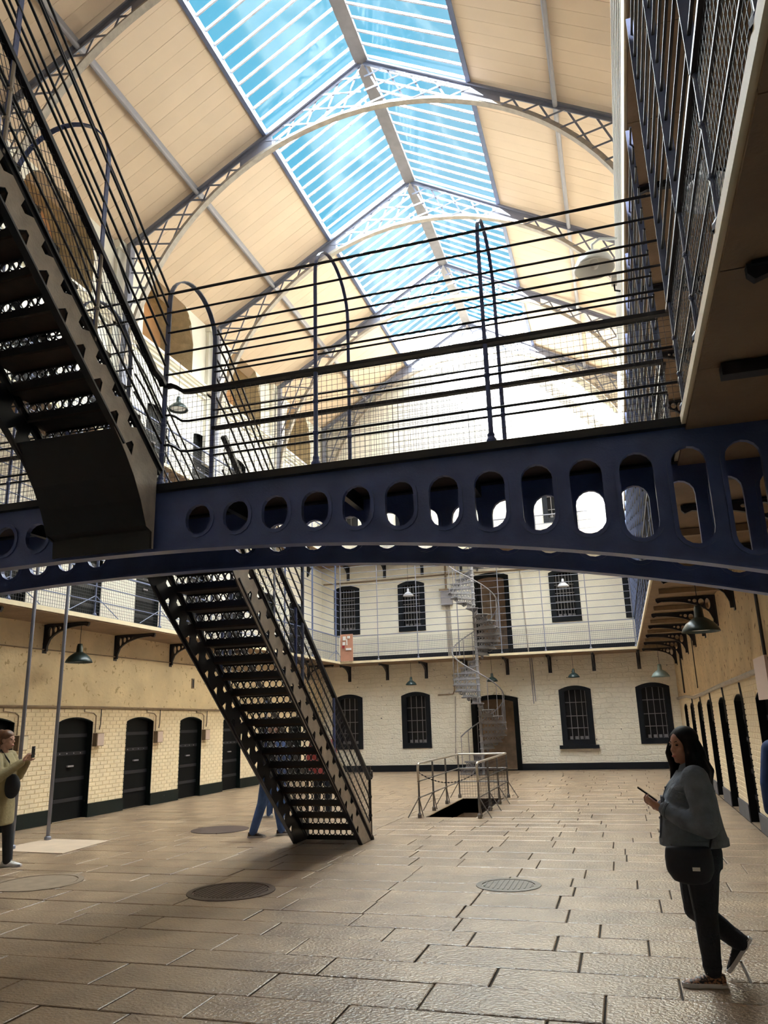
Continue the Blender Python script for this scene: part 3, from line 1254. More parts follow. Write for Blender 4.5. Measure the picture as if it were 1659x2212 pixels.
for x in (-9.55, -8.02, -6.49, -4.96, SX1, -2.335, -.80):
    mb = MB()
    wide = x in (-4.96, SX1)
    mb.strip(hoop_pts(x), .05 if wide else .032, (1, 0, 0), .012)
    h = mb.build('hoop', 'bluelt' if wide else 'blue', br)
    for yy in (BY0, BY1):
        mb = MB()
        mb.tube([(x, yy, 3.885), (x, yy, 4.78)], .02, 8)
        mb.lathe([(.042, 3.885), (.042, 3.91), (.026, 3.94), (.03, 3.96), (.02, 3.98)], (x, yy, 0), 10)
        for zz in (4.19, 4.49):
            mb.ellipsoid((x, yy, zz), (.03, .03, .03), 8, 5)
        mb.build('stanchion', 'blue', h)
nearz = [5.0, 5.22, 5.45, 5.67, 5.89]
for (yy, side) in ((BY0, 'near'), (BY1, 'far')):
    spans = [(GL, SX0), (SX1, GR)]
    for (a, b) in spans:
        for zz in (4.19, 4.49, 4.79):
            mb = MB()
            hand = zz > 4.7
            if side == 'near' and a == SX1:
                # swan neck where the rail meets the stair post
                pts = [(SX1, yy, zz + .09), (SX1 + .07, yy, zz + .09), (SX1 + .13, yy, zz + .06), (SX1 + .2, yy, zz + .01), (SX1 + .27, yy, zz), (b, yy, zz)]
            else:
                pts = [(a, yy, zz), (b, yy, zz)]
            if hand:
                mb.strip(pts, .055, (0, 1, 0), .035)
            else:
                mb.tube(pts, .0125, 6)
            mb.build('handrail' if hand else 'rail', 'black', br)
        for zz in nearz:
            mb = MB()
            mb.tube([(a, yy + (0 if zz < 5.8 else (HR * .03 if side == 'near' else -HR * .03)), zz), (b, yy + (0 if zz < 5.8 else (HR * .03 if side == 'near' else -HR * .03)), zz)], .0115, 6)
            mb.build('rail', 'black', br)
        mesh_panel((a, yy), (b, yy), 3.9, 4.78, .05, .0013).build('wire_mesh', 'wire', br, kind='stuff')
# top rail over the hoop crown, also above the stair mouth
mb = MB()
mb.tube([(GL, HY, HZ + HR * .95), (GR, HY, HZ + HR * .95)], .0115, 6)
mb.build('rail', 'black', br)
for zz in (5.89, 5.67):
    mb = MB()
    mb.tube([(SX0, BY0, zz), (SX1, BY0, zz)], .0115, 6)
    mb.build('rail', 'black', br)

# ------------------------------------------------------------------ big iron stairs
RISE, GO, NST = 3.87 / 20, .2375, 20


def riser_mesh():
    mb = MB()
    w = SX1 - SX0 - .03
    n = 11
    sp = w / n
    ro, ri, th = sp * .53, sp * .41, .008
    zc = .112
    N = 18
    for k in range(n):
        cx = -w / 2 + sp * (k + .5)
        vs, fs = [], []
        for i in range(N):
            a = 2 * pi * i / N
            for (r, y) in ((ro, -th), (ro, th), (ri, th), (ri, -th)):
                vs.append((cx + r * cos(a), y, zc + r * sin(a) * 1.05))
        for i in range(N):
            j = (i + 1) % N
            for q in range(4):
                q2 = (q + 1) % 4
                fs.append((i * 4 + q, i * 4 + q2, j * 4 + q2, j * 4 + q))
        mb.add(vs, fs)
    mb.box(-w / 2, w / 2, -th, th, 0.0, zc - ro + .004)
    mb.box(-w / 2, w / 2, -th, th, zc + ro - .006, RISE - .012)
    return mb.mesh('riser')


def tread_mesh():
    mb = MB()
    w = SX1 - SX0 - .03
    mb.box(-w / 2, w / 2, -.018, GO + .006, -.022, 0)
    mb.box(-w / 2, w / 2, -.018, .0, -.034, -.022)
    for k in range(5):
        mb.box(-w / 2, w / 2, .03 + k * .04, .045 + k * .04, 0, .004)
    return mb.mesh('tread')


RM, TM = riser_mesh(), tread_mesh()
XM = (SX0 + SX1) / 2
SLP = RISE / GO
th_s = math.atan(SLP)


def stair(label, y0, z0, lower):
    t = thing('iron_staircase', label, 'staircase', (XM, y0, z0))
    for i in range(0 if lower else 1, NST):
        yy, zz = y0 - i * GO, z0 + i * RISE
        o = obj('riser', RM, 'black', t, world=False)
        o.location = (0, -i * GO + .12, i * RISE)
        o = obj('tread', TM, 'tread', t, world=False)
        o.location = (0, -i * GO + .12, (i + 1) * RISE)
        o.rotation_euler = (0, 0, pi)
    y1, z1 = y0 - NST * GO, z0 + NST * RISE

    def nos(y):
        return z0 + (y0 - y) * SLP

    LOW, UP = -.27, .13
    for (x, nm) in ((SX1, 'right'), (SX0, 'left')):
        if lower:
            outer = [(y0 + .20, 0.002), (y0 + .20, .30), (y0 + .05, nos(y0 + .05) + UP + .15)]
            outer += [(y1, nos(y1) + UP - .0), (y1 + .0, nos(y1) - .52), (y1 + .25, nos(y1) - .5), (y1 + .40, nos(y1 + .40) + LOW - .06)]
            ye = y0 + (LOW) / SLP
            outer += [(ye, .002)]
            lo_y, hi_y = y1 + .55, y0 - .25
        else:
            outer = [(y0 - .08, 3.27), (y0 - .08, 3.98), (y0 - .09, nos(y0 - .09) + UP)]
            outer += [(y1, nos(y1) + UP), (y1, nos(y1) + LOW)]
            for q, f in ((.86, 0), (.70, .01), (.56, .035), (.42, .09), (.30, .18), (.20, .31)):
                outer.append((y0 - q, nos(y0 - q) + LOW - f))
            outer += [(y0 - .11, 3.42), (y0 - .10, 3.27)]
            lo_y, hi_y = y1, y0 - .4
        hs = []
        ty, tz = -cos(th_s), sin(th_s)       # up the slope
        ny, nz2 = sin(th_s), cos(th_s)       # normal, upward
        per = sqrt(RISE ** 2 + GO ** 2)
        W2 = (UP - LOW) * cos(th_s)
        for i in range(NST):
            cy, cz = y0 - i * GO, nos(y0 - i * GO)
            if not (lo_y < cy - .1 and cy < hi_y):
                continue
            by, bz = cy, cz + LOW            # on the lower edge

            def P(s, w):
                return (by + ty * s + ny * w, bz + tz * s + nz2 * w)

            hs.append([P(.02, .028), P(.15, .028), P(.115, .125), P(.075, .125)])
            hs.append([P(.16, W2 - .035), P(.30, W2 - .035), P(.275, W2 - .115), P(.215, W2 - .115)])
        s_ = obj('stringer', plate([outer] + hs, .016, MYZ(x)), 'black', t)  # black plate holds the shade of the inner faces
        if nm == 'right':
            obj('lit_face', plate([outer] + hs, .004, MYZ(x + .0105)), 'buff', s_)  # light on the outer side painted as a thin buff skin
        mb = MB()
        off = .018 if nm == 'right' else -.018
        a = (x, y0 + (.1 if lower else -.02), nos(y0 + (.1 if lower else -.02)) + UP + .012)
        b = (x, y1, nos(y1) + UP + .012)
        mb.bar(a, b, .07, .022)
        mb.bar((a[0], a[1], a[2] - .03), (b[0], b[1], b[2] - .03), .03, .05)
        mb.build('top_flange', 'black', s_)
        mb = MB()
        ya = y0 + LOW / SLP if lower else y0 - .6
        yb = y1 + (.4 if lower else 0)
        mb.bar((x, ya, nos(ya) + LOW + .004), (x, yb, nos(yb) + LOW + .004), .06, .018)
        mb.build('bottom_flange', 'black', s_)
    # guard rails each side
    ybot = y0 + (.12 if lower else -.09)
    ytop = y1
    for x in (SX1, SX0):
        offs = [.34, .53, .72, .92] if lower else [.40, .66, .93, 1.2, 1.42, 1.64, 1.83, 2.0]
        for k, h in enumerate(offs):
            hand = abs(h - .92) < .02
            mb = MB()
            if hand and not lower:
                pts = [(x, y0 - .03, 4.88), (x, y0 - .09, 4.93), (x, y0 - .2, nos(y0 - .2) + h), (x, ytop, nos(ytop) + h)]
                mb.strip(pts, .06, (1, 0, 0), .04)
            elif hand:
                mb.bar((x, ybot, nos(ybot) + h + .06), (x, ytop, nos(ytop) + h), .06, .04)
            else:
                mb.tube([(x, ybot + (0 if lower else .07), nos(ybot) + h - (0 if lower else .05)), (x, ytop, nos(ytop) + h)], .0115, 6)
            mb.build('handrail' if hand else 'rail', 'black', t)
        # diamond mesh
        mb = MB()
        H = .92 - .15
        pit = .075
        Ls = ybot - ytop
        n = int((Ls + H) / pit)
        for k in range(n + 1):
            for dr in (1, -1):
                s0 = k * pit - (H if dr > 0 else 0)
                a0, a1 = 0., H
                # y offset along stair, v height above the stringer
                pa = (s0, 0.) if dr > 0 else (s0 + H * .0, 0.)
                ua, ub = s0, s0 + dr * H * .75
                va, vb = 0., H
                # clip to 0..Ls
                def cl(u0, v0, u1, v1):
                    if u0 == u1:
                        return None
                    tt = [0., 1.]
                    for lim, sg in ((0., 1), (Ls, -1)):
                        f0, f1 = sg * (u0 - lim), sg * (u1 - lim)
                        if f0 < 0 and f1 < 0:
                            return None
                        if f0 < 0:
                            tt[0] = max(tt[0], f0 / (f0 - f1))
                        if f1 < 0:
                            tt[1] = min(tt[1], f0 / (f0 - f1))
                    if tt[0] >= tt[1]:
                        return None
                    return [(u0 + (u1 - u0) * q, v0 + (v1 - v0) * q) for q in tt]
                c = cl(ua, va, ub, vb)
                if c:
                    A = (x, ybot - c[0][0], nos(ybot - c[0][0]) + .15 + c[0][1])
                    B = (x, ybot - c[1][0], nos(ybot - c[1][0]) + .15 + c[1][1])
                    mb.bar(A, B, .0036, .0036, (1, 0, 0), caps=False)
        mb.build('wire_mesh', 'wire', t, kind='stuff')
    if lower:
        # cage over the head of the stair, next to the bridge
        for x in (SX1, SX0):
            for k, h in enumerate((1.2, 1.42, 1.64, 1.83, 2.0)):
                ye = 9.22
                mb = MB()
                mb.tube([(x, 6.80, nos(6.80) + h - .05), (x, 7.0, nos(7.0) + h), (x, ye - .10, nos(ye - .10) + h), (x, ye - .02, nos(ye - .05) + h - .03), (x, ye, nos(ye) + h - .10)], .0115, 6)
                mb.build('rail', 'black', t)
            mb = MB()
            mb.tube([(x, 9.22, nos(9.22) + .12), (x, 9.22, nos(9.22) + 1.95)], .022, 8)
            mb.build('cage_post', 'bluelt', t)
        for yy in (8.35,):
            c, rr_ = (SX0 + SX1) / 2, (SX1 - SX0) / 2
            pts = [(SX1, yy, nos(yy) + .1), (SX1, yy, nos(yy) + 1.4)]
            for k in range(1, 16):
                a = pi * k / 16
                pts.append((c + rr_ * cos(a), yy, nos(yy) + 1.5 + .52 * sin(a)))
            pts += [(SX0, yy, nos(yy) + 1.4), (SX0, yy, nos(yy) + .1)]
            mb = MB()
            mb.strip(pts, .045, (0, 1, 0), .012)
            mb.build('hoop', 'bluelt', t)
        for x in (SX1, SX0):
            mb = MB()
            mb.tube([(x, y0 + .15, .0), (x, y0 + .15, 1.06)], .022, 8)
            mb.lathe([(.05, .002), (.05, .04), (.03, .07)], (x, y0 + .15, 0), 10)
            for zz in (.35, .62, .95):
                mb.ellipsoid((x, y0 + .15, zz), (.034, .034, .034), 8, 5)
            mb.tube([(x, y0 + .15, 1.0), (x, y0 + .26, .99), (x, y0 + .27, .9), (x, y0 + .22, .88)], .018, 6)
            mb.build('newel_post', 'black', t)
            for q in (1.4, 2.75):
                mb = MB()
                yy = y0 - q
                mb.tube([(x, yy, nos(yy) + .1), (x, yy, nos(yy) + .93)], .02, 8)
                mb.build('baluster', 'blue', t)
    else:
        for q in (1.06, 2.20, 3.3):
            yy = y0 - q
            pts = [(SX1, yy, nos(yy) + .1), (SX1, yy, nos(yy) + 1.1), (SX1, yy, nos(yy) + 1.9)]
            c, r = (SX0 + SX1) / 2, (SX1 - SX0) / 2
            for k in range(1, 16):
                a = pi * k / 16
                pts.append((c + r * cos(a), yy, nos(yy) + 1.9 + .5 * sin(a)))
            pts += [(SX0, yy, nos(yy) + 1.9), (SX0, yy, nos(yy) + 1.1), (SX0, yy, nos(yy) + .1)]
            mb = MB()
            mb.strip(pts, .045, (0, 1, 0), .012)
            h = mb.build('hoop', 'blue', t)
            for x in (SX0, SX1):
                mb = MB()
                mb.tube([(x, yy, nos(yy) + .1), (x, yy, nos(yy) + .93)], .02, 8)
                for zz in (.4, .66):
                    mb.ellipsoid((x, yy, nos(yy) + zz), (.028, .028, .028), 8, 5)
                mb.build('stanchion', 'buff', h)
        for dx in (-.34, 0, .34):
            mb = MB()
            zt = 1.9 + .5 * sqrt(1 - (dx / .52) ** 2)
            mb.tube([(XM + dx, BY0 + .06, 5.93 + .1 * (dx == 0)), (XM + dx, y0 - .45, nos(y0 - .45) + zt), (XM + dx, ytop, nos(ytop) + zt)], .0115, 6)
            mb.build('rail', 'black', t)
        # closing plate under the foot of the stair
        mb = MB()
        pts = [(XM, y0 - .70, nos(y0 - .70) + LOW + .03)]
        for q, f in ((.56, .035), (.42, .09), (.30, .18), (.20, .31)):
            pts.append((XM, y0 - q, nos(y0 - q) + LOW - f + .015))
        pts += [(XM, y0 - .11, 3.44), (XM, y0 - .10, 3.27)]
        mb.strip(pts, SX1 - SX0 - .01, (1, 0, 0), .015)
        mb.build('foot_plate', 'black', t)
    return t


stair('black iron staircase rising from the stone floor to the footbridge', 11.75, 0., True)
stair('black iron staircase rising from the footbridge towards the upper gallery', BY0, Z1, False)

# ------------------------------------------------------------------ windows and doors of the end wall
nwin = [1]


def barred_window(c, z0, zs, hw, rise, vb, hbz, label, sill=False, frame='winblue'):
    nwin[0] += 1
    t = thing('window_%d' % nwin[0], label, 'window', (c, YF, z0), kind='structure')
    outer = arch(c - hw - .01, c + hw + .01, z0 - .01, zs, rise + .01)
    inner = arch(c - hw + .17, c + hw - .17, z0 + .17, zs - .06, rise * .5, 6)
    obj('window_surround', plate([outer, inner], .10, MXZ(YF + .02)), frame, t)
    obj('window_pane', plate([arch(c - hw + .12, c + hw - .12, z0 + .12, zs, rise * .6, 6)], .01, MXZ(YF + .16)), 'pane', t)
    for x in vb:
        mb = MB()
        mb.tube([(c + x, YF + .10, z0 + .17), (c + x, YF + .10, zs - .02)], .011, 6)
        mb.build('window_bar', 'winbar', t)
    for z in hbz:
        mb = MB()
        mb.box(c - hw + .17, c + hw - .17, YF + .085, YF + .115, z0 + z - .012, z0 + z + .012)
        mb.build('window_crossbar', 'winbar', t)
    if sill:
        mb = MB()
        mb.box(c - hw - .12, c + hw + .12, YF - .12, YF + .05, z0 - .12, z0 - .005)
        mb.build('window_sill', 'winblue', t)
    mb = MB()
    for k in range(4):
        x = c - hw + .24 + k * (2 * hw - .48) / 3.4
        mb.box(x, x + .10, YF + .12, YF + .14, z0 + .18, z0 + .28)
    mb.build('window_vent', 'winbar', t)


for i, c in enumerate(fw1):
    barred_window(c, .80, 2.63, .53, .12, (-.2, 0, .2, .33), (.55, .95, 1.4), 'arched barred window with black surround low in the end wall', sill=(i == 2))
for i, c in enumerate(fw2):
    barred_window(c, 4.98, 6.74, .51, .12, (-.27, -.16, -.05, .06, .17, .27), (.42, .72, 1.02, 1.32), 'tall barred window with dark surround behind the far gallery railing')
for i, c in enumerate(fw2):
    barred_window(c, Z2 + .9, Z2 + 2.7, .5, .12, (-.2, 0, .2), (.5, 1.0, 1.4), 'barred window high on the end wall above the upper gallery')
for (nm, x0, x1, z0, zs, lb) in (('door_90', -5.16, -3.51, 0., 2.42, 'dark arched doorway behind the spiral stair at floor level'), ('door_91', -4.9, -3.54, Z1 + .1, 6.8, 'tall dark doorway behind the far gallery railing')):
    t = thing(nm, lb, 'door', ((x0 + x1) / 2, YF, z0), kind='structure')
    obj('door_frame', plate([[(u, max(v, z0 + .003)) for u, v in arch(x0 - .01, x1 + .01, z0, zs, .13)], [(u, max(v, z0 + .03)) for u, v in arch(x0 + .16, x1 - .16, z0 + .01, zs - .12, .1)]], .12, MXZ(YF + .02)), 'doorblack', t)
    mb = MB()
    mb.box(x0, x1, YF + .9, YF + .95, z0, zs + .2)
    mb.box(x0 - .05, x0, YF + .3, YF + .95, z0, zs + .2)
    mb.box(x1, x1 + .05, YF + .3, YF + .95, z0, zs + .2)
    mb.build('passage_lining', 'pitwall', t)
    mb = MB()
    mb.box(x0, x1, YF, YF + .9, z0 + .0015, z0 + .006)
    mb.build('threshold', 'stone', t)
    mb = MB()
    mb.box(x0 + .16, x0 + .22, YF + .1, YF + .75, z0 + .02, zs - .1)
    mb.box(x0 + .22, x0 + .24, YF + .2, YF + .65, z0 + .3, zs - .4)
    mb.build('open_door_leaf', 'doorblack', t)

# ------------------------------------------------------------------ spiral stair
SPX, SPY, SPR = -4.5, 25.62, .84
NSP, RSP, ASP = 38, .203, 2 * pi / 15
sp = thing('spiral_staircase', 'pale grey cast iron spiral staircase climbing to the far galleries', 'staircase', (SPX, SPY, 0))
mb = MB()
prof = []
for k in range(NSP + 6):
    z = k * RSP
    prof += [(.055, z + .02), (.055, z + RSP - .03), (.072, z + RSP - .025), (.072, z + RSP - .005)]
mb.lathe(prof, (SPX, SPY, 0), 12)
mb.build('centre_pole', 'spiral', sp)
q = MB()
a0, a1 = -ASP * .08, ASP * 1.06
N = 5
vs = []
for zz in (0, -.02):
    for i in range(N + 1):
        a = a0 + (a1 - a0) * i / N
        vs.append((.06 * cos(a), .06 * sin(a), zz))
        vs.append((SPR * cos(a), SPR * sin(a), zz))
M_ = 2 * (N + 1)
fs = []
for i in range(N):
    fs += [(2 * i, 2 * i + 1, 2 * i + 3, 2 * i + 2), (M_ + 2 * i + 2, M_ + 2 * i + 3, M_ + 2 * i + 1, M_ + 2 * i), (2 * i + 1, M_ + 2 * i + 1, M_ + 2 * i + 3, 2 * i + 3)]
fs += [(0, M_, M_ + 1, 1), (2 * N, 2 * N + 1, M_ + 2 * N + 1, M_ + 2 * N)]
q.add(vs, fs)
for (aa) in (a0, a1):       # deep moulded nosing edges
    q.bar((.06 * cos(aa), .06 * sin(aa), -.02), (SPR * cos(aa), SPR * sin(aa), -.02), .022, .04)
sp_tread = q.mesh('tread')
q = MB()
nr, w = 6, (SPR - .16)
spc = w / nr
for k in range(nr):
    cx = .12 + spc * (k + .5)
    vs, fs = [], []
    for i in range(14):
        a = 2 * pi * i / 14
        for (rr_, y) in ((spc * .5, -.006), (spc * .5, .006), (spc * .30, .006), (spc * .30, -.006)):
            vs.append((cx + rr_ * cos(a), y, RSP * .5 + rr_ * 1.1 * sin(a)))
    for i in range(14):
        j = (i + 1) % 14
        for e in range(4):
            fs.append((i * 4 + e, i * 4 + (e + 1) % 4, j * 4 + (e + 1) % 4, j * 4 + e))
    q.add(vs, fs)
q.box(.08, SPR - .02, -.006, .006, 0, RSP * .5 - spc * .48)
q.box(.08, SPR - .02, -.006, .006, RSP * .5 + spc * .48, RSP - .02)
sp_riser = q.mesh('riser')
q = MB()       # scrolled bracket at the outer end of the tread
q.strip([(SPR - .02, 0, -.02), (SPR - .04, 0, -.10), (SPR - .14, 0, -.13), (SPR - .24, 0, -.10), (SPR - .34, 0, -.03)], .03, (0, 1, 0), .014)
q.strip([(SPR - .13 + .045 * cos(2 * pi * i / 12), 0, -.07 + .045 * sin(2 * pi * i / 12)) for i in range(13)], .03, (0, 1, 0), .012)
sp_br = q.mesh('scroll_bracket')
q = MB()
q.tube([(SPR - .03, 0, 0), (SPR - .03, 0, .98)], .011, 6)
sp_bal = q.mesh('baluster')
ph = lambda k: -(k - 7.0) * ASP
for k in range(NSP):
    a = ph(k)
    z = (k + 1) * RSP
    for (nm, me, dz, da) in (('tread', sp_tread, 0, -ASP), ('riser', sp_riser, -RSP, 0), ('scroll_bracket', sp_br, 0, -ASP * .5), ('baluster', sp_bal, 0, -ASP * .5)):
        o = obj(nm, me, 'spiral', sp, world=False)
        o.location = (0, 0, z + dz)
        o.rotation_euler = (0, 0, a + da)
pts = []
for i in range(NSP * 3 + 1):
    k = i / 3
    a = ph(k) - ASP * .5
    pts.append((SPX + (SPR - .03) * cos(a), SPY + (SPR - .03) * sin(a), (k + 1) * RSP + .98))
mb = MB()
mb.tube(pts, .02, 8)
mb.build('handrail', 'spiral', sp, smooth=True)
mb = MB()
mb.box(SPX - .1, SPX + .8, SPY + .1, GF - .03, NSP * RSP - .05, NSP * RSP - .01)
mb.build('landing_plate', 'spiral', sp)

# ------------------------------------------------------------------ railing round the floor opening
RX0, RX1, RYS = -3.80, -2.68, (14.6, 15.75, 16.95, 18.32)
pr = thing('stairwell_railing', 'steel railing with chain around the rectangular floor opening', 'railing', (RX0, RYS[0], 0))
for x in (RX0, RX1):
    for i, y in enumerate(RYS):
        mb = MB()
        mb.tube([(x, y, 0), (x, y, .93)], .019, 8)
        mb.lathe([(.04, 0.002), (.04, .06), (.022, .09)], (x, y, 0), 10)
        for zz in (.35, .64):
            mb.ellipsoid((x, y, zz), (.028, .028, .028), 8, 5)
        mb.build('post', 'greypipe', pr)
        for (dx, dy) in (((-.22 if x == RX0 else .22), -.02), (.0, .25)):
            if i == 3 and dy > .1:
                continue
            mb = MB()
            mb.tube([(x, y, .36), (x + dx, y + dy, .003)], .010, 6)
            mb.build('brace', 'greypipe', pr)
    for zz in (.35, .64):
        mb = MB()
        mb.tube([(x, RYS[0], zz), (x, RYS[-1], zz)], .013, 6)
        mb.build('rail', 'greypipe', pr)
mb = MB()
tp = [(RX0, RYS[0], .62), (RX0, RYS[0] - .04, .85), (RX0, RYS[0] - .02, .93), (RX0, RYS[0] + .06, .955), (RX0, RYS[-1], .955), (RX1, RYS[-1], .955), (RX1, RYS[0] + .06, .955), (RX1, RYS[0] - .02, .93), (RX1, RYS[0] - .04, .85), (RX1, RYS[0], .62)]
mb.tube(tp, .022, 8)
mb.build('top_rail', mat('worn_bright_steel', (.55, .48, .40), .35, .4, var=.2, vscale=8), pr)
mb = MB()
for zz in (.35, .64):
    mb.tube([(RX0, RYS[-1], zz), (RX1, RYS[-1], zz)], .013, 6)
mb.build('end_rail', 'greypipe', pr)
mesh_panel((RX0, RYS[-1] - .02), (RX1, RYS[-1] - .02), .02, .62, .06, .002).build('wire_mesh', 'wire', pr, kind='stuff')
mesh_panel((RX1 + .02, RYS[0]), (RX1 + .02, RYS[-1]), .02, .9, .06, .0012).build('wire_mesh', 'wire', pr, kind='stuff')
mb = MB()
for i in range(36):
    a0_, a1_ = i / 36, (i + .9) / 36
    f = lambda a: (RX0 + (RX1 - RX0) * a, RYS[0], .80 - .75 * a * (1 - a))
    mb.bar(f(a0_), f(a1_), .022 if i % 2 else .008, .008 if i % 2 else .022)
mb.build('chain', 'black', pr, kind='stuff')

# ------------------------------------------------------------------ floor fittings
cp = MB()
cp.add([(-9.45, 10.25, .0), (-8.05, 10.15, .0), (-8.15, 11.40, .0), (-9.40, 11.45, .0), (-9.45, 10.25, .008), (-8.05, 10.15, .008), (-8.15, 11.40, .008), (-9.40, 11.45, .008)],
       [(4, 5, 6, 7), (0, 1, 5, 4), (1, 2, 6, 5), (2, 3, 7, 6), (3, 0, 4, 7)])
cp.build('concrete_pad', 'concrete', label='pale concrete pad in the floor at the foot of two poles', cat='floor pad')
for (x, y, lb) in ((-9.30, 11.33, 'tall slate grey pole at the back of the concrete pad'), (-9.2, 10.42, 'tall slate grey pole beside the visitor in khaki')):
    t = thing('support_pole', lb, 'pole', (x, y, .008), 'poles on the concrete pad')
    mb = MB()
    mb.tube([(x, y, .008), (x, y, Z2 - .12)], .030, 10)
    mb.build('pole_shaft', 'truss', t, smooth=True)
    mb = MB()
    mb.lathe([(.0, .014), (.055, .012), (.055, .05), (.034, .07)], (x, y, 0), 12)
    mb.build('base_collar', 'truss', t)


def manhole(x, y, r, m1, label, ribs=True, rim=True):
    t = thing('manhole_cover', label, 'manhole cover', (x, y, 0))
    mb = MB()
    mb.lathe([(0, .006), (r, .006), (r, -.01)], (x, y, 0), 40)
    mb.build('cover_plate', m1, t)
    if rim:
        mb = MB()
        mb.lathe([(r + .012, -.01), (r + .012, .009), (r + .075, .007), (r + .08, -.01)], (x, y, 0), 40)
        mb.build('cover_rim', m1, t)
    if ribs:
        mb = MB()
        n = int(2 * r / .05)
        for k in range(n):
            xx = -r + (k + .5) * 2 * r / n
            h = sqrt(max(0, r * r - xx * xx)) * .9
            mb.box(x + xx - .008, x + xx + .008, y - h, y + h, .006, .010)
        mb.build('tread_ribs', m1, t, kind='stuff')


manhole(-6.92, 12.78, .50, mat('dark_wet_cover', (.07, .045, .045), .45, var=.3, vscale=6), 'dark round cover on the floor beside the jeans-clad visitor', False, False)
manhole(-4.27, 8.17, .40, 'manhole', 'rusty round manhole cover in the shadow below the stair')
manhole(-1.37, 8.92, .27, 'manhole2', 'small grey ribbed manhole cover on the sunlit slabs')
manhole(-6.86, 8.25, .44, mat('worn_stone_cover', (.30, .22, .15), .6, var=.3, vscale=6), 'worn brown manhole cover near the khaki visitor', False)


# ------------------------------------------------------------------ pendant lamps
def lamp(x, y, z, ztop, r, label, shade='lampgreen', group='pendant lamps'):
    t = thing('pendant_lamp', label, 'lamp', (x, y, z), group)
    k = r / .2
    mb = MB()
    mb.tube([(x, y, z + .26 * k), (x, y, ztop)], .006, 5)
    mb.build('cord', 'black', t)
    mb = MB()
    mb.lathe([(0, .28 * k), (.035 * k, .28 * k), (.045 * k, .24 * k), (.05 * k, .16 * k), (.07 * k, .13 * k)], (x, y, z), 14)
    mb.build('lamp_neck', shade, t, smooth=True)
    mb = MB()
    mb.lathe([(.06 * k, .15 * k), (.10 * k, .125 * k), (.15 * k, .085 * k), (.185 * k, .035 * k), (.2 * k, .0), (.196 * k, -.004), (.18 * k, .03 * k), (.14 * k, .075 * k), (.06 * k, .12 * k), (0, .13 * k)], (x, y, z), 22)
    mb.build('lamp_shade', shade, t, smooth=True)
    mb = MB()
    mb.lathe([(.0, .10 * k), (.17 * k, .04 * k), (.12 * k, .02 * k), (0, .06 * k)], (x, y, z), 18)
    mb.build('reflector', 'lampwhite', t, smooth=True)


lamp(-10.2, 12.9, 3.03, Z1 - .09, .26, 'dark green enamel pendant lamp under the left gallery')
lamp(-7.15, 26.95, 2.98, Z1 - .09, .2, 'dark green pendant lamp above the second end wall window')
lamp(-4.24, 26.95, 2.98, Z1 - .09, .2, 'dark pendant lamp behind the spiral stair')
lamp(-1.48, 26.95, 3.0, Z1 - .09, .2, 'dark green pendant lamp above the window with the projecting sill')
lamp(-7.15, 27.0, 6.18, Z2 - .09, .2, 'pale pendant lamp before the far gallery window left of the spiral stair', 'bargrey')
lamp(-1.56, 27.0, 6.10, Z2 - .09, .2, 'pale pendant lamp before the far gallery window right of the spiral stair', 'bargrey')
lamp(1.2, 12.0, 2.86, Z1 - .09, .27, 'large dark pendant lamp among the right gallery brackets')
lamp(1.15, 24.2, 2.78, Z1 - .09, .26, 'pale green pendant lamp in the far right corner', mat('pale_green_enamel', (.25, .33, .32), .35))
lamp(1.25, 6.6, 6.28, Z2 - .09, .26, 'pale pendant lamp behind the right cage mesh', 'bargrey')
lamp(-10.2, 16.0, 9.65, 11.0, .26, 'green pendant lamp beside the left arched recess')
lamp(-10.2, 23.0, 9.95, 11.0, .32, 'white pendant lamp high along the left upper gallery', 'lampwhite')
# large white wall lamp on the upper right gallery
t = thing('bracket_lamp', 'large white dome lamp on an arm off the right upper gallery', 'lamp', (.28, 10.86, 8.35))
mb = MB()
mb.lathe([(.06, .28), (.16, .25), (.25, .17), (.30, .05), (.305, .0), (.29, -.0), (.24, .13), (.1, .22), (0, .24)], (.28, 10.86, 8.35), 24)
mb.build('lamp_shade', 'lampwhite', t, smooth=True)
mb = MB()
mb.tube([(.28, 10.86, 8.63), (.28, 10.86, 8.78), (.40, 10.86, 8.86), (.66, 10.86, 8.80)], .022, 8)
mb.build('lamp_arm', 'lampwhite', t, smooth=True)
mb = MB()
mb.lathe([(0, .1), (.06, .07), (.07, .0), (.05, -.05), (0, -.07)], (.28, 10.86, 8.42), 14)
mb.build('bulb', 'plastic', t, smooth=True)
t = thing('security_camera', 'small white security camera on the right upper gallery edge', 'camera', (.60, 10.95, 8.05))
mb = MB()
mb.box(.50, .58, 10.75, 11.0, 8.08, 8.16)
mb.build('camera_body', 'plastic', t)
mb = MB()
mb.tube([(.54, 10.95, 8.08), (.54, 10.95, 7.98), (.62, 10.95, 7.95)], .015, 6)
mb.build('camera_mount', 'black', t)

# ------------------------------------------------------------------ conduits, boxes, signs
def pipe(name, pts, r, m_, label, cat='pipe', group=None):
    mb = MB()
    mb.tube(pts, r, 7)
    return mb.build(name, m_, label=label, cat=cat, group=group)


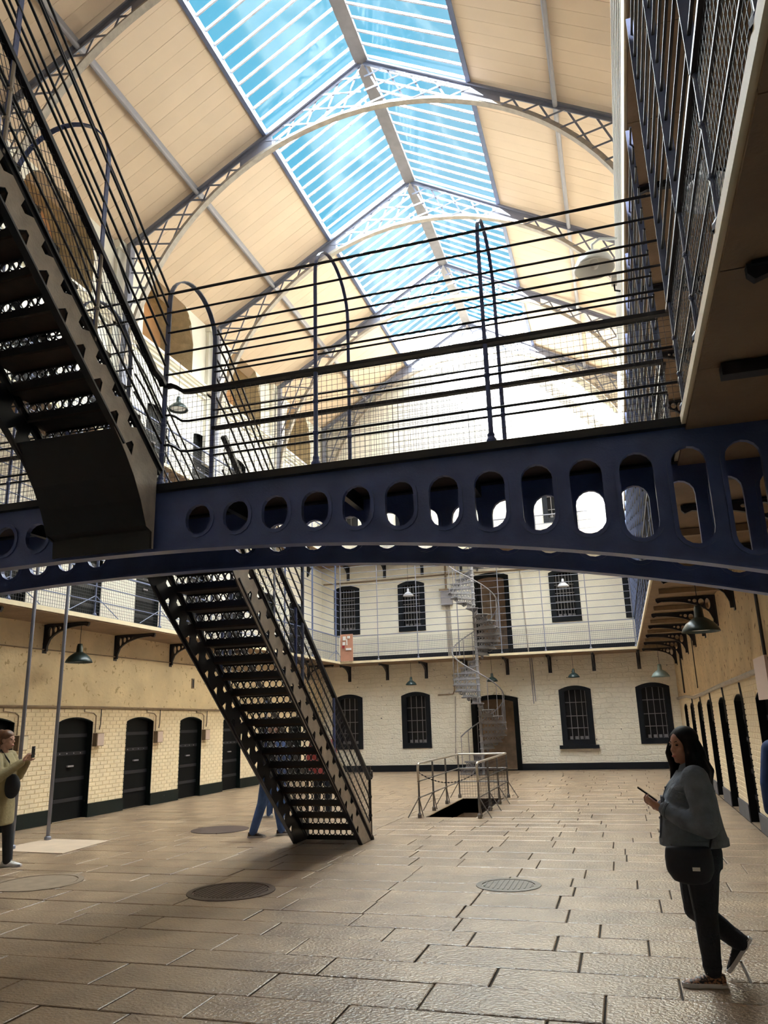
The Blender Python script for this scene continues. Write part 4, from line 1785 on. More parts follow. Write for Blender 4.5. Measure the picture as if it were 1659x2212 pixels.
pipe('wall_conduit', [(XL + .04, 4, 2.19), (XL + .04, 14.5, 2.20), (XL + .04, 19, 2.175), (XL + .04, YF - .05, 2.17)], .024, 'pipe', 'long brown conduit along the left wall above the cell doors')
pipe('wall_cable', [(XL + .03, 5, 3.28), (XL + .03, 12, 3.29), (XL + .03, 16, 3.32), (XL + .03, 22, 3.33), (XL + .03, 27.6, 3.32)], .012, 'pipe', 'thin dark cable high along the left wall', 'cable')
for k, c in enumerate([DY0 + DP * i for i in range(-1, 3)]):
    y = c + .56
    pipe('door_conduit', [(XL + .03, c + .2, 2.165), (XL + .03, c + .2, 2.11), (XL + .03, c + .5, 2.08), (XL + .03, y + .03, 2.03), (XL + .03, y + .03, 1.68)], .012, 'pipe', 'small bent conduit dropping from the main pipe beside a left cell door', 'pipe', 'left door conduits')
    pipe('door_conduit', [(XL + .035, c + .75, 2.165), (XL + .035, c + .75, 1.85), (XL + .035, c + .72, 1.74)], .010, 'black', 'thin black cable end hanging above a left door box', 'cable', 'left door cables')
    t = thing('junction_box', 'small brown wall box beside a left cell door', 'box', (XL, y + .1, 1.40), 'left door boxes')
    mb = MB()
    mb.box(XL + .006, XL + .11, y, y + .24, 1.40, 1.67)
    mb.build('box_body', 'pipe', t)
    mb = MB()
    mb.box(XL + .11, XL + .12, y + .015, y + .225, 1.415, 1.655)
    mb.build('box_lid', 'slabedge' if k == 0 else 'signboard', t)
t = thing('wall_vent', 'narrow rusty slot vent in the left plaster wall', 'vent', (XL, 18.3, 2.72))
mb = MB()
mb.box(XL + .012, XL + .03, 18.24, 18.36, 2.72, 2.98)
mb.build('vent_frame', 'pipe', t)
mb = MB()
mb.box(XL + .03, XL + .034, 18.27, 18.33, 2.75, 2.95)
mb.build('vent_slot', 'black', t)
pipe('wall_conduit', [(XR - .04, 9.0, 2.26), (XR - .04, 11.5, 2.24), (XR - .04, 15.7, 2.2), (XR - .04, 19, 2.14), (XR - .04, 21.6, 2.11), (XR - .04, 24.2, 2.20), (XR - .04, YF - .1, 2.21)], .04, 'buff', 'sagging dusty conduit along the right wall above the doors')
for c in [DY0 + DP * i for i in range(0, 5)]:
    pipe('door_conduit', [(XR - .03, c - .50, 2.16), (XR - .03, c - .58, 1.95), (XR - .03, c - .60, 1.55)], .016, 'black', 'black conduit drop beside a right cell door', 'pipe', 'right door conduits')
for (y, lb) in ((24.4, 'dark vertical pipe down the right wall near the far corner'), (20.1, 'thin dark vertical cable down the right wall'), (10.6, 'dark vertical pipe on the right wall above the sign box')):
    pipe('wall_pipe', [(XR - .04, y, Z1 - .1), (XR - .04, y, 2.3)], .022 if y != 20.1 else .012, 'black', lb)
t = thing('sign_box', 'pale pinkish box sign fixed to the right wall', 'sign', (1.45, 9.1, 1.86))
mb = MB()
mb.box(1.47, XR, 8.76, 9.45, 1.86, 2.26)
mb.build('box_body', 'pipe', t)
mb = MB()
mb.box(1.44, 1.47, 8.74, 9.47, 1.84, 2.28)
mb.build('front_board', 'signboard', t)
# end wall pipes
pipe('wall_pipe', [(-5.72, YF - .03, Z1 - .1), (-5.74, YF - .03, 2.75), (-5.80, YF - .03, 2.63), (-6.35, YF - .03, 2.62)], .022, 'pipe', 'bent brown pipe running to the arched window left of the spiral stair')
pipe('wall_pipe', [(-5.72, YF - .03, 2.55), (-5.82, YF - .03, .4)], .016, 'buff', 'thin vertical conduit on the end wall left of the doorway')
for dx in (0, .07):
    pipe('wall_pipe', [(-2.98 + dx, YF - .03, Z1 - .1), (-2.95 + dx, YF - .03, 2.2 + dx)], .018, 'metalbox', 'one of a pair of short vertical pipes right of the doorway', 'pipe', 'twin end wall pipes')
pipe('wall_conduit', [(XL + .1, YF - .03, 6.98), (-8, YF - .03, 6.98), (-5.9, YF - .03, 7.0), (-3.0, YF - .03, 6.95), (-2, YF - .03, 6.98), (XR - .1, YF - .03, 6.95)], .028, 'pipe', 'brown conduit running above the far gallery windows')
pipe('wall_pipe', [(-3.08, YF - .03, 6.92), (-3.0, YF - .03, Z1 + .05)], .024, 'buff', 'brown vertical pipe right of the far gallery doorway')
t = thing('fuse_box', 'grey metal fuse box with cable trunking on the far gallery wall', 'fuse box', (-5.85, YF, 5.82))
mb = MB()
mb.box(-6.05, -5.63, YF - .16, YF - .002, 5.84, 6.34)
mb.build('box_body', 'metalbox', t)
mb = MB()
mb.box(-6.10, -5.5, YF - .2, YF - .002, 6.36, 6.44)
mb.build('box_hood', 'pipe', t)
for k in range(4):
    mb = MB()
    mb.tube([(-5.92 + k * .05, YF - .03, 5.84), (-5.90 + k * .05, YF - .03, 5.6), (-5.88 + k * .05, YF - .03, Z1 + .05)], .02, 6)
    mb.build('cable_run', 'buff', t)
mb = MB()
mb.tube([(-5.86, YF - .03, 6.44), (-5.86, YF - .03, Z2 - .12)], .035, 6)
mb.build('riser_pipe', 'pipe', t)
t = thing('switch_panel', 'terracotta switch panel with white boxes at the corner of the far gallery', 'panel', (-9.5, GF - .05, Z1 + .03))
mb = MB()
mb.box(-9.66, -9.18, GF - .095, GF - .07, Z1 + .03, Z1 + 1.0)
mb.build('panel_board', 'panelred', t)
for (x, z, w_, h_, m_) in ((-9.55, .78, .10, .14, 'plastic'), (-9.38, .84, .09, .09, 'plastic'), (-9.56, .60, .09, .12, 'plastic'), (-9.44, .42, .2, .07, 'plastic'), (-9.58, .50, .08, .09, 'redbtn'), (-9.42, .6, .03, .22, 'plastic')):
    mb = MB()
    mb.box(x, x + w_, GF - .14, GF - .095, Z1 + z, Z1 + z + h_)
    mb.build('switch', m_, t)


# ------------------------------------------------------------------ people
def remesh(mb, vox, smooth=2):
    me = mb.mesh('tmp')
    o = bpy.data.objects.new('tmp', me)
    COL.objects.link(o)
    md = o.modifiers.new('r', 'REMESH')
    md.mode = 'VOXEL'
    md.voxel_size = vox
    if smooth:
        ms = o.modifiers.new('s', 'SMOOTH')
        ms.factor = .5
        ms.iterations = smooth
    dg = bpy.context.evaluated_depsgraph_get()
    dg.update()
    res = bpy.data.meshes.new_from_object(o.evaluated_get(dg))
    bpy.data.objects.remove(o)
    bpy.data.meshes.remove(me)
    res.polygons.foreach_set('use_smooth', [True] * len(res.polygons))
    return res


def limb(mb, pts, rads, n=12):
    """closed tapered limb with rounded ends"""
    P_ = [Vector(p) for p in pts]
    # densify
    D, R_ = [], []
    for i in range(len(P_) - 1):
        for k in range(4):
            D.append(P_[i].lerp(P_[i + 1], k / 4))
            R_.append(rads[i] + (rads[i + 1] - rads[i]) * k / 4)
    D.append(P_[-1])
    R_.append(rads[-1])
    mb.tube(D, R_, n)
    for p, r in zip(P_, rads):
        mb.ellipsoid(p, (r, r, r), n, 8)
    return mb


def loft(mb, secs, f, n=20):
    """secs: (centre, half-width side, half-depth forward); f forward unit vector"""
    f = Vector(f).normalized()
    sdv = Vector((0, 0, 1)).cross(f).normalized()
    vs, fs = [], []
    for (c, a, b) in secs:
        for k in range(n):
            t_ = 2 * pi * k / n
            ct, st_ = cos(t_), sin(t_)
            e = .82
            x = a * (abs(ct) ** e) * (1 if ct >= 0 else -1)
            y = b * (abs(st_) ** e) * (1 if st_ >= 0 else -1)
            vs.append(Vector(c) + sdv * x + f * y)
    m_ = len(secs)
    for i in range(m_ - 1):
        for k in range(n):
            k2 = (k + 1) % n
            fs.append((i * n + k, i * n + k2, (i + 1) * n + k2, (i + 1) * n + k))
    fs.append(tuple(reversed(range(n))))
    fs.append(tuple(range((m_ - 1) * n, m_ * n)))
    mb.add(vs, fs)
    return mb


def hand(mb, wrist, d, palm_n, curl, s=1., thumb=1):
    """palm + five fingers; d = finger direction, palm_n = direction the palm faces"""
    wrist, d, pn = Vector(wrist), Vector(d).normalized(), Vector(palm_n).normalized()
    pn = (pn - d * pn.dot(d)).normalized()
    sd_ = d.cross(pn).normalized() * thumb
    L = .085 * s
    M3 = Matrix((sd_, d, pn)).transposed()
    mb.ellipsoid(wrist + d * L * .55, (.040 * s, .052 * s, .016 * s), 12, 8, M3)
    mb.ellipsoid(wrist, (.026 * s, .03 * s, .02 * s), 10, 6, M3)
    for i, (o_, ln, r) in enumerate(((.028, .070, .0085), (.010, .078, .009), (-.009, .073, .0085), (-.027, .058, .0078))):
        p = wrist + d * L * .95 + sd_ * o_ * s
        pts = [p - d * .02]
        dd = d.copy()
        rot = 0
        for seg in range(3):
            rot += curl * (.6 + .3 * seg)
            dd = d * cos(rot) + pn * sin(rot)
            pts.append(pts[-1] + dd * ln * s * (.5, .3, .25)[seg] + (d * .02 if seg == 0 else Vector((0, 0, 0))))
        limb(mb, pts, [r * s, r * s, r * .95 * s, r * .8 * s], 8)
    p = wrist + d * L * .25 + sd_ * .030 * s
    t1 = p + (sd_ * .6 + d * .7 + pn * .35).normalized() * .042 * s
    t2 = t1 + (d * .8 + pn * .6 + sd_ * .05).normalized() * .034 * s
    limb(mb, [p, t1, t2], [.012 * s, .0105 * s, .008 * s], 8)


def head(mb, c, f, s=1.):
    """c = centre of skull; f = facing"""
    c, f = Vector(c), Vector(f).normalized()
    sdv = Vector((0, 0, 1)).cross(f).normalized()
    up = Vector((0, 0, 1))
    M3 = Matrix((sdv, f, up)).transposed()
    mb.ellipsoid(c + up * .02 * s, (.074 * s, .094 * s, .098 * s), 20, 14, M3)
    mb.ellipsoid(c + f * .030 * s - up * .050 * s, (.058 * s, .062 * s, .074 * s), 18, 12, M3)      # jaw and cheeks
    mb.ellipsoid(c + f * .066 * s - up * .098 * s, (.026 * s, .022 * s, .020 * s), 12, 8, M3)       # chin
    limb(mb, [c + f * .088 * s + up * .008 * s, c + f * .104 * s - up * .024 * s], [.008 * s, .0125 * s], 8)       # nose
    for q in (-1, 1):
        mb.ellipsoid(c + f * .098 * s - up * .034 * s + sdv * .010 * q * s, (.008 * s, .009 * s, .007 * s), 8, 6, M3)
        mb.ellipsoid(c + f * .080 * s + up * .024 * s + sdv * .030 * q * s, (.024 * s, .012 * s, .008 * s), 10, 6, M3)   # brow
        mb.ellipsoid(c - f * .005 * s - up * .012 * s + sdv * .076 * q * s, (.010 * s, .020 * s, .030 * s), 10, 8, M3)  # ear
        mb.ellipsoid(c + f * .062 * s - up * .03 * s + sdv * .036 * q * s, (.022 * s, .02 * s, .022 * s), 10, 6, M3)    # cheek
    mb.ellipsoid(c + f * .090 * s - up * .064 * s, (.022 * s, .010 * s, .006 * s), 10, 6, M3)
    mb.ellipsoid(c + f * .088 * s - up * .075 * s, (.019 * s, .010 * s, .007 * s), 10, 6, M3)
    return mb


def face_details(t, c, f, s=1.):
    c, f = Vector(c), Vector(f).normalized()
    sdv = Vector((0, 0, 1)).cross(f).normalized()
    up = Vector((0, 0, 1))
    M3 = Matrix((sdv, f, up)).transposed()
    for q in (-1, 1):
        mb = MB()
        mb.ellipsoid(c + f * .0835 * s + up * .006 * s + sdv * .030 * q * s, (.014 * s, .008 * s, .0065 * s), 10, 6, M3)
        mb.build('eye', mat('eye_dark', (.03, .02, .018), .25) if 'eye_dark' not in bpy.data.materials else bpy.data.materials['eye_dark'], t)
        mb = MB()
        limb(mb, [c + f * .088 * s + up * .026 * s + sdv * .014 * q * s, c + f * .086 * s + up * .031 * s + sdv * .032 * q * s, c + f * .074 * s + up * .024 * s + sdv * .048 * q * s], [.0035 * s, .004 * s, .002 * s], 6)
        mb.build('eyebrow', 'hair_dark', t)
    mb = MB()
    mb.ellipsoid(c + f * .0965 * s - up * .0685 * s, (.021 * s, .006 * s, .0085 * s), 12, 6, M3)
    mb.build('lips', mat('lip_colour', (.35, .10, .09), .45) if 'lip_colour' not in bpy.data.materials else bpy.data.materials['lip_colour'], t)


def shoe(t, heel, toe_dir, s, upper, sole, up=(0, 0, 1)):
    h, d, u = Vector(heel), Vector(toe_dir).normalized(), Vector(up).normalized()
    sdv = u.cross(d).normalized()
    M3 = Matrix((d, sdv, u)).transposed()
    mb = MB()
    secs = [(0.0, .026, .075), (.03, .034, .088), (.08, .035, .085), (.13, .036, .070), (.18, .042, .055), (.225, .040, .043), (.255, .028, .034), (.268, .012, .026)]
    vs, fs = [], []
    n = 12
    for (x, w, hh) in secs:
        for k in range(n):
            a = 2 * pi * k / n
            yy, zz = w * s * cos(a), .022 * s + (hh * s - .022 * s) * max(0, sin(a)) - .004 * s * (sin(a) < 0)
            vs.append(h + d * x * s + sdv * yy + u * zz)
    for i in range(len(secs) - 1):
        for k in range(n):
            k2 = (k + 1) % n
            fs.append((i * n + k, i * n + k2, (i + 1) * n + k2, (i + 1) * n + k))
    fs += [tuple(reversed(range(n))), tuple(range((len(secs) - 1) * n, len(secs) * n))]
    mb.add(vs, fs)
    sh = mb.build('shoe', upper, t, smooth=True)
    mb = MB()
    vs, fs = [], []
    ol = [(-.006, .024), (.04, .036), (.12, .036), (.18, .045), (.235, .040), (.268, .022), (.276, .0), (.268, -.022), (.235, -.040), (.18, -.045), (.12, -.036), (.04, -.036), (-.006, -.024), (-.014, 0)]
    for zz in (0.002, .028):
        for (x, w) in ol:
            vs.append(h + d * x * s + sdv * w * s + u * zz * s)
    m_ = len(ol)
    fs = [tuple(range(m_)), tuple(range(2 * m_ - 1, m_ - 1, -1))] + [(i, (i + 1) % m_, m_ + (i + 1) % m_, m_ + i) for i in range(m_)]
    mb.add(vs, fs)
    mb.build('sole', sole, sh)
    mb = MB()
    for k in range(4):
        p = h + d * (.11 + k * .022) * s + u * (.083 - k * .009) * s
        mb.tube([p - sdv * .02 * s, p + u * .006 * s, p + sdv * .02 * s], .003 * s, 5)
    mb.build('lace', sole, sh, kind='stuff')
    return sh


MT['skin'] = mat('skin', (.46, .23, .165), .5, var=.1, vscale=20)
MT['skin_pale'] = mat('fair_skin', (.55, .31, .22), .5, var=.1, vscale=20)
MT['hair_dark'] = mat('dark_brown_hair', (.009, .006, .006), .65, var=.4, vscale=30, spec=.2)
MT['hair_brown'] = mat('light_brown_hair', (.17, .075, .035), .45, var=.4, vscale=40)
MT['denim_jacket'] = mat('grey_green_denim', (.17, .195, .24), .85, var=.4, vscale=9, bump=1.0, bscale=13)
MT['denim_dark'] = mat('dark_blue_denim', (.010, .013, .026), .8, var=.3, vscale=15, bump=.3, bscale=60)
MT['denim_blue'] = mat('blue_denim', (.07, .14, .36), .8, var=.35, vscale=9, bump=.3, bscale=40)
MT['leopard'] = mat('leopard_print', (.28, .13, .07), .6, spots=(.015, .01, .01), sscale=60, sthr=.5)
MT['sole_white'] = mat('pale_rubber', (.55, .53, .55), .6)
MT['bag_navy'] = mat('navy_nylon', (.010, .011, .022), .6, var=.2, vscale=10)
MT['khaki'] = mat('khaki_cotton', (.30, .24, .12), .8, var=.2, vscale=8, bump=.4, bscale=25)
MT['dark_cloth'] = mat('dark_cloth', (.015, .016, .022), .8, var=.3, vscale=10)
MT['blue_cloth'] = mat('blue_cloth', (.02, .05, .16), .8, var=.3, vscale=10)
MT['white_shoe'] = mat('white_leather', (.75, .74, .72), .5)
MT['phone'] = mat('black_phone', (.012, .012, .014), .2)
MT['red_cloth'] = mat('red_cloth', (.35, .06, .06), .8)


def build_woman():
    Y = 6.07
    t = thing('person', 'person walking in a grey denim jacket with long dark hair, holding a phone', 'person', (.36, Y, 0))
    f = Vector((-1, 0, 0))
    ff = Vector((-.80, -.60, 0)).normalized()          # the face turns towards the camera
    N, F_ = Y - .10, Y + .10                            # near (left) and far (right) side
    hc = Vector((.385, Y - .0, 1.500))
    lsh, rsh = Vector((.42, Y - .185, 1.285)), Vector((.40, Y + .185, 1.285))
    lel, rel = Vector((.45, Y - .30, 1.0)), Vector((.40, Y + .24, 1.02))
    lwr, rwr = Vector((.205, Y - .13, 1.085)), Vector((.20, Y + .08, 1.08))
    hipL, hipR = Vector((.40, N, .83)), Vector((.40, F_, .83))
    knL, ankL = Vector((.385, N, .43)), Vector((.385, N + .01, .10))
    knR, ankR = Vector((.335, F_, .42)), Vector((.595, F_ + .02, .215))
    # the body: one continuous surface
    b = MB()
    head(b, hc, ff, 1.0)
    limb(b, [hc + Vector((.025, 0, -.04)), Vector((.40, Y, 1.30))], [.052, .06])
    loft(b, [(Vector((.40, Y, .80)), .15, .13), (Vector((.39, Y, .95)), .15, .13), (Vector((.385, Y, 1.10)), .15, .13), (Vector((.395, Y, 1.22)), .16, .12), (Vector((.40, Y, 1.31)), .11, .08)], f)
    for (sh_, el, wr) in ((lsh, lel, lwr), (rsh, rel, rwr)):
        limb(b, [sh_, el, wr], [.05, .042, .028])
    for (h_, k_, a_) in ((hipL, knL, ankL), (hipR, knR, ankR)):
        limb(b, [h_, k_, a_], [.085, .055, .038])
    hand(b, lwr + Vector((-.02, .0, .006)), (-.85, .25, .42), (.25, .6, .55), .55, .95, 1)
    hand(b, rwr + Vector((-.02, 0, .006)), (-.85, -.25, .40), (.25, -.6, .5), .5, .95, -1)
    obj('body', remesh(b, .0058, 2), 'skin', t)
    face_details(t, hc, ff)
    # jacket
    j = MB()
    loft(j, [(Vector((.375, Y, .845)), .195, .215), (Vector((.375, Y, .875)), .20, .225), (Vector((.375, Y, .96)), .19, .205), (Vector((.375, Y, 1.06)), .185, .192),
             (Vector((.378, Y, 1.15)), .20, .182), (Vector((.39, Y, 1.23)), .215, .155), (Vector((.40, Y, 1.29)), .185, .115), (Vector((.40, Y, 1.335)), .10, .085)], f, 24)
    limb(j, [lsh, lsh.lerp(lel, .5) + Vector((.01, -.01, 0)), lel, lel.lerp(lwr, .5) + Vector((0, 0, -.012)), lwr + Vector((.005, 0, 0))], [.095, .092, .080, .070, .052])
    limb(j, [rsh, rsh.lerp(rel, .5), rel, rel.lerp(rwr, .5) + Vector((0, 0, -.01)), rwr + Vector((.005, 0, 0))], [.095, .09, .078, .068, .052])
    # folds round the elbow and cuffs
    for (el, wr, sg) in ((lel, lwr, -1), (rel, rwr, 1)):
        for q in (.15, .38, .6, .88):
            p = el.lerp(wr, q)
            d = (wr - el).normalized()
            r = .083 - .027 * q
            pts = [p + (Vector((0, sg, 0)) * cos(a) + d.cross(Vector((0, sg, 0))) * sin(a)) * r * .92 + d * .012 * sin(2 * a) for a in [2 * pi * i / 10 for i in range(11)]]
            j.tube(pts, .012, 6)
    jk = obj('jacket', remesh(j, .011, 3), 'denim_jacket', t)
    c = MB()
    for sg in (-1, 1):
        c.strip([(.315 + .0, Y + sg * .03, 1.285), (.335, Y + sg * .075, 1.345), (.40, Y + sg * .105, 1.375), (.46, Y + sg * .07, 1.375), (.475, Y, 1.37)], .055, (.3, 0, 1), .014)
    c.build('collar', 'denim_jacket', jk)
    c = MB()
    c.strip([(.375 - .222 * cos(a), Y + .212 * sin(a), .868) for a in [2 * pi * i / 32 for i in range(33)]], .045, (0, 0, 1), .012)
    c.build('waistband', 'denim_jacket', jk)
    c = MB()
    c.box(.185, .20, Y - .13, Y - .03, 1.10, 1.17)
    c.build('chest_pocket', 'denim_jacket', jk)
    for (wr, el) in ((lwr, lel), (rwr, rel)):
        c = MB()
        d = (el - wr).normalized()
        e1 = d.orthogonal().normalized()
        e2 = d.cross(e1)
        c.tube([wr + d * .02 + (e1 * cos(a) + e2 * sin(a)) * .050 for a in [2 * pi * i / 14 for i in range(15)]], .011, 6)
        c.build('cuff', 'denim_jacket', jk)
    c = MB()
    c.strip([(.305, Y - .02, 1.30), (.232, Y - .02, 1.22), (.192, Y - .02, 1.12), (.170, Y - .02, 1.0), (.155, Y - .02, .87)], .05, (0, 1, 0), .010)
    c.build('button_placket', 'denim_jacket', jk)
    c = MB()
    for zz, xx in ((1.22, .226), (1.12, .184), (1.02, .166), (.93, .156)):
        c.ellipsoid((xx, Y - .02, zz), (.006, .009, .009), 8, 6)
    c.build('button', 'metalbox', jk, kind='stuff')
    c = MB()
    c.tube([(.30, Y - .205, 1.20), (.36, Y - .232, 1.19), (.44, Y - .228, 1.19), (.50, Y - .19, 1.20), (.545, Y - .08, 1.20), (.55, Y + .05, 1.20)], .005, 5)
    c.build('yoke_seam', 'denim_jacket', jk)
    # trousers
    p = MB()
    loft(p, [(Vector((.385, Y, .70)), .175, .155), (Vector((.385, Y, .80)), .18, .165), (Vector((.385, Y, .90)), .17, .15)], f)
    limb(p, [hipL + Vector((-.005, 0, -.08)), hipL.lerp(knL, .5), knL, knL.lerp(ankL, .5), ankL + Vector((0, 0, -.01))], [.125, .105, .078, .070, .056])
    limb(p, [hipR + Vector((-.01, 0, -.08)), hipR.lerp(knR, .5) + Vector((-.012, 0, 0)), knR, knR.lerp(ankR, .5) + Vector((0, 0, .0)), ankR], [.125, .108, .080, .072, .056])
    for (a_, k_) in ((ankL, knL), (ankR, knR)):
        d = (k_ - a_).normalized()
        for q in (.02, .055, .09):
            cc = a_ + d * q
            e1 = d.orthogonal().normalized()
            e2 = d.cross(e1)
            p.tube([cc + (e1 * cos(a) + e2 * sin(a)) * .055 for a in [2 * pi * i / 10 for i in range(11)]], .012, 6)
    obj('trousers', remesh(p, .011, 2), 'denim_dark', t)
    shoe(t, (.455, N + .005, .0), (-1, -.12, 0), 1.0, 'leopard', 'sole_white')
    shoe(t, (.668, F_ + .02, .232), (-.62, 0, -.78), .97, 'dark_cloth', 'sole_white', (-.78, 0, .62))
    # hair
    h = MB()
    sdv = Vector((0, 0, 1)).cross(ff).normalized()
    h.ellipsoid(hc + Vector((0, 0, .05)) - ff * .018, (.096, .102, .087), 20, 12)
    back = hc - ff * .06
    random.seed(3)
    for i in range(46):
        a = radians(-118 + 236 * i / 45)
        dirv = (-ff) * cos(a) + sdv * sin(a)
        top = hc + Vector((0, 0, .07)) + dirv * .07
        mid = hc + dirv * random.uniform(.098, .118) + Vector((0, 0, -.05))
        low = hc + dirv * random.uniform(.105, .14) + Vector((.02, 0, -.17))
        end = hc + dirv * random.uniform(.10, .15) + Vector((.03, 0, -.29 - random.uniform(0, .07)))
        if abs(a) > radians(80):
            low = hc + dirv * .10 + Vector((.0, 0, -.16))
            end = hc + dirv * .10 + ff * .02 + Vector((.0, 0, -.26 - random.uniform(0, .03)))
        w = [Vector((random.uniform(-.012, .012), random.uniform(-.012, .012), 0)) for _ in range(3)]
        limb(h, [top, mid + w[0], low + w[1], end + w[2]], [.022, .026, .026, .010], 8)
    obj('hair', remesh(h, .0085, 1), 'hair_dark', t)
    random.seed(11)
    # phone and bag are things of their own
    ph_ = thing('phone', 'black mobile phone held up by the walking person', 'phone', (.115, Y - .03, 1.15))
    d = Vector((-.80, 0, .60))
    n_ = Vector((.60, 0, .80))
    for (nm, w_, L, th, off, m_) in (('phone_body', .072, .15, .009, 0, 'phone'), ('phone_screen', .066, .14, .001, .0052, 'pane')):
        mb = MB()
        cc = Vector((.100, Y - .03, 1.178)) + n_ * off
        mb.bar(cc - d * L / 2, cc + d * L / 2, w_, th, n_)
        mb.build(nm, m_, ph_)
    bg_ = thing('shoulder_bag', 'dark navy crossbody bag with a small white tag at the walker\'s hip', 'bag', (.30, Y - .22, .66))
    b = MB()
    loft(b, [(Vector((.325, Y - .235, .640)), .05, .07), (Vector((.318, Y - .238, .66)), .062, .115), (Vector((.315, Y - .238, .72)), .070, .150), (Vector((.315, Y - .235, .80)), .065, .152), (Vector((.315, Y - .228, .855)), .045, .145), (Vector((.315, Y - .225, .865)), .03, .13)], f, 20)
    obj('bag_body', remesh(b, .011, 2), 'bag_navy', bg_)
    mb = MB()
    mb.box(.325, .372, Y - .3145, Y - .309, .728, .750)
    mb.build('bag_tag', 'plastic', bg_)
    mb = MB()
    mb.strip([(.45, Y - .20, .84), (.50, Y - .235, 1.0), (.47, Y - .20, 1.2), (.42, Y - .05, 1.345), (.33, Y + .1, 1.25), (.21, Y + .12, 1.05), (.19, Y, .9), (.22, Y - .18, .85)], .03, (0, .3, 1), .004)
    mb.build('bag_strap', 'bag_navy', bg_)


build_woman()


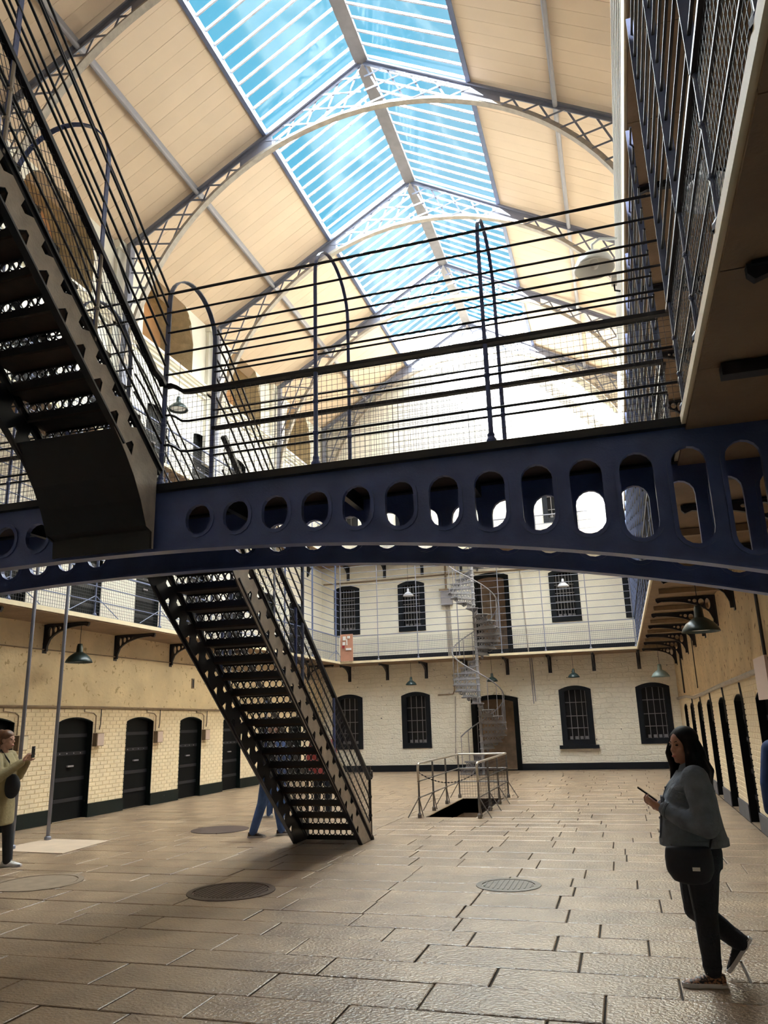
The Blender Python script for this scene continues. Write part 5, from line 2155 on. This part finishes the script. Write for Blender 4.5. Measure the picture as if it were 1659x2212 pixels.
def stander(label, x, y, ang, h, coat, trousers, shoes, hair, stride=.22, phone=False, long_coat=False, bun=False, skin='skin_pale', arms='down', group=None, vox=.013):
    """standing or strolling visitor: facing (cos ang, sin ang)"""
    k = h / 1.70
    t = thing('person', label, 'person', (x, y, 0), group)
    f = Vector((cos(ang), sin(ang), 0))
    s_ = Vector((0, 0, 1)).cross(f)

    def V(a, b, z):
        return Vector((x, y, 0)) + f * a * k + s_ * b * k + Vector((0, 0, z * k))

    hc = V(.02, 0, 1.585)
    b = MB()
    head(b, hc, f, k)
    limb(b, [V(0, 0, 1.54), V(-.01, 0, 1.38)], [.052 * k, .06 * k])
    loft(b, [(V(0, 0, .86), .15 * k, .11 * k), (V(0, 0, 1.05), .13 * k, .10 * k), (V(0, 0, 1.25), .16 * k, .11 * k), (V(-.01, 0, 1.40), .12 * k, .08 * k)], f)
    J = {}
    for sg in (-1, 1):
        sh_ = V(-.01, sg * .18, 1.37)
        if arms == 'phone':
            el = V(.10, sg * .24, 1.12)
            wr = V(.30, sg * .06, 1.30)
        else:
            el = V(-.03, sg * .25, 1.10)
            wr = V(.06, sg * .24, .88)
        J[sg] = (sh_, el, wr)
        limb(b, [sh_, el, wr], [.05 * k, .04 * k, .028 * k])
        if arms == 'phone':
            hand(b, wr, f * .5 + Vector((0, 0, .85)), f * .8 - s_ * sg * .5, .5, k, sg)
        else:
            hand(b, wr, f * .15 + Vector((0, 0, -1)), -s_ * sg, .25, k, -sg)
        hip, kn, an = V(0, sg * .09, .88), V(sg * stride * .5 + .03, sg * .10, .48), V(sg * stride, sg * .10, .08)
        J['l%d' % sg] = (hip, kn, an)
        limb(b, [hip, kn, an], [.08 * k, .055 * k, .04 * k])
    obj('body', remesh(b, vox * .7, 1), skin, t)
    face_details(t, hc, f, k)
    j = MB()
    if long_coat:
        loft(j, [(V(0, 0, .52), .23 * k, .17 * k), (V(0, 0, .75), .225 * k, .165 * k), (V(0, 0, .95), .20 * k, .15 * k), (V(0, 0, 1.15), .20 * k, .15 * k), (V(-.01, 0, 1.30), .205 * k, .14 * k), (V(-.01, 0, 1.42), .12 * k, .09 * k)], f)
    else:
        loft(j, [(V(0, 0, .80), .185 * k, .145 * k), (V(0, 0, .95), .18 * k, .14 * k), (V(0, 0, 1.15), .19 * k, .145 * k), (V(-.01, 0, 1.30), .20 * k, .135 * k), (V(-.01, 0, 1.42), .11 * k, .085 * k)], f)
    for sg in (-1, 1):
        sh_, el, wr = J[sg]
        limb(j, [sh_, el, wr.lerp(el, .06)], [.082 * k, .068 * k, .05 * k])
    cj = obj('jacket', remesh(j, vox, 2), coat, t)
    p = MB()
    loft(p, [(V(0, 0, .76), .165 * k, .13 * k), (V(0, 0, .84), .17 * k, .135 * k), (V(0, 0, .96), .155 * k, .12 * k)], f)
    for sg in (-1, 1):
        hip, kn, an = J['l%d' % sg]
        limb(p, [hip - Vector((0, 0, .06 * k)), kn, an], [.105 * k, .076 * k, .062 * k])
        shoe(t, an - f * .075 * k - Vector((0, 0, .08 * k)), f, k, shoes, 'sole_white')
    obj('trousers', remesh(p, vox, 2), trousers, t)
    hr_ = MB()
    M3 = Matrix((s_, f, Vector((0, 0, 1)))).transposed()
    hr_.ellipsoid(hc - f * .014 * k + Vector((0, 0, .048 * k)), (.088 * k, .104 * k, .086 * k), 18, 10, M3)
    hr_.ellipsoid(hc - f * .045 * k + Vector((0, 0, .01 * k)), (.084 * k, .072 * k, .09 * k), 18, 10, M3)
    if bun:
        hr_.ellipsoid(hc - f * .085 * k + Vector((0, 0, .10 * k)), (.04 * k, .045 * k, .04 * k), 14, 8)
        limb(hr_, [hc - f * .09 * k + Vector((0, 0, .08 * k)), hc - f * .16 * k + Vector((0, 0, .0)), hc - f * .15 * k - Vector((0, 0, .16 * k))], [.03 * k, .04 * k, .015 * k])
    else:
        hr_.ellipsoid(hc - f * .05 * k - Vector((0, 0, .03 * k)), (.078 * k, .06 * k, .09 * k), 14, 8, M3)
    obj('hair', remesh(hr_, vox * .8, 1), hair, t)
    return t, f, s_, J, V, k


t, f, s_, J, V, k = stander('person in a long khaki coat photographing with a phone by the slate grey poles', -8.22, 9.0, radians(12), 1.75, 'khaki', 'dark_cloth', 'white_shoe', 'hair_brown', .13, True, True, True, arms='phone')
pt = thing('phone', 'dark phone raised by the person in the khaki coat', 'phone', V(.40, 0, 1.40))
mb = MB()
c = V(.405, 0, 1.42)
mb.bar(c - Vector((0, 0, .075)), c + Vector((0, 0, .075)), .075, .01, f)
mb.build('phone_body', 'phone', pt)
mb = MB()
mb.ellipsoid(c + f * .008 + s_ * .02 + Vector((0, 0, .05)), (.01, .01, .01), 8, 6)
mb.build('phone_lens', 'metalbox', pt)
bt = thing('shoulder_bag', 'black round bag hanging in front of the khaki coat', 'bag', V(.16, -.05, .80))
mb = MB()
mb.ellipsoid(V(.20, -.08, 1.0), (.12, .08, .16), 16, 10)
mb.build('bag_body', 'dark_cloth', bt, smooth=True)
mb = MB()
mb.strip([V(.18, -.1, 1.1), V(.16, -.12, 1.3), V(0, -.08, 1.46), V(-.15, .02, 1.3)], .03, (0, 0, 1), .004)
mb.build('bag_strap', 'dark_cloth', bt)
stander('person in blue jeans and brown shoes walking behind the lower staircase', -5.70, 12.1, radians(15), 1.80, 'dark_cloth', 'denim_blue', 'tread', 'hair_dark', .2)
stander('person in jeans and white sneakers farther behind the lower staircase', -6.62, 14.5, radians(165), 1.70, 'blue_cloth', 'denim_blue', 'white_shoe', 'hair_brown', .12)
stander('person in a red top seen through the stair risers', -5.72, 14.6, radians(-60), 1.68, 'red_cloth', 'denim_dark', 'white_shoe', 'hair_dark', .1)
stander('person in a blue jacket at the right wall beside the walking person', 1.36, 7.55, radians(100), 1.74, 'blue_cloth', 'denim_dark', 'dark_cloth', 'hair_dark', .16)
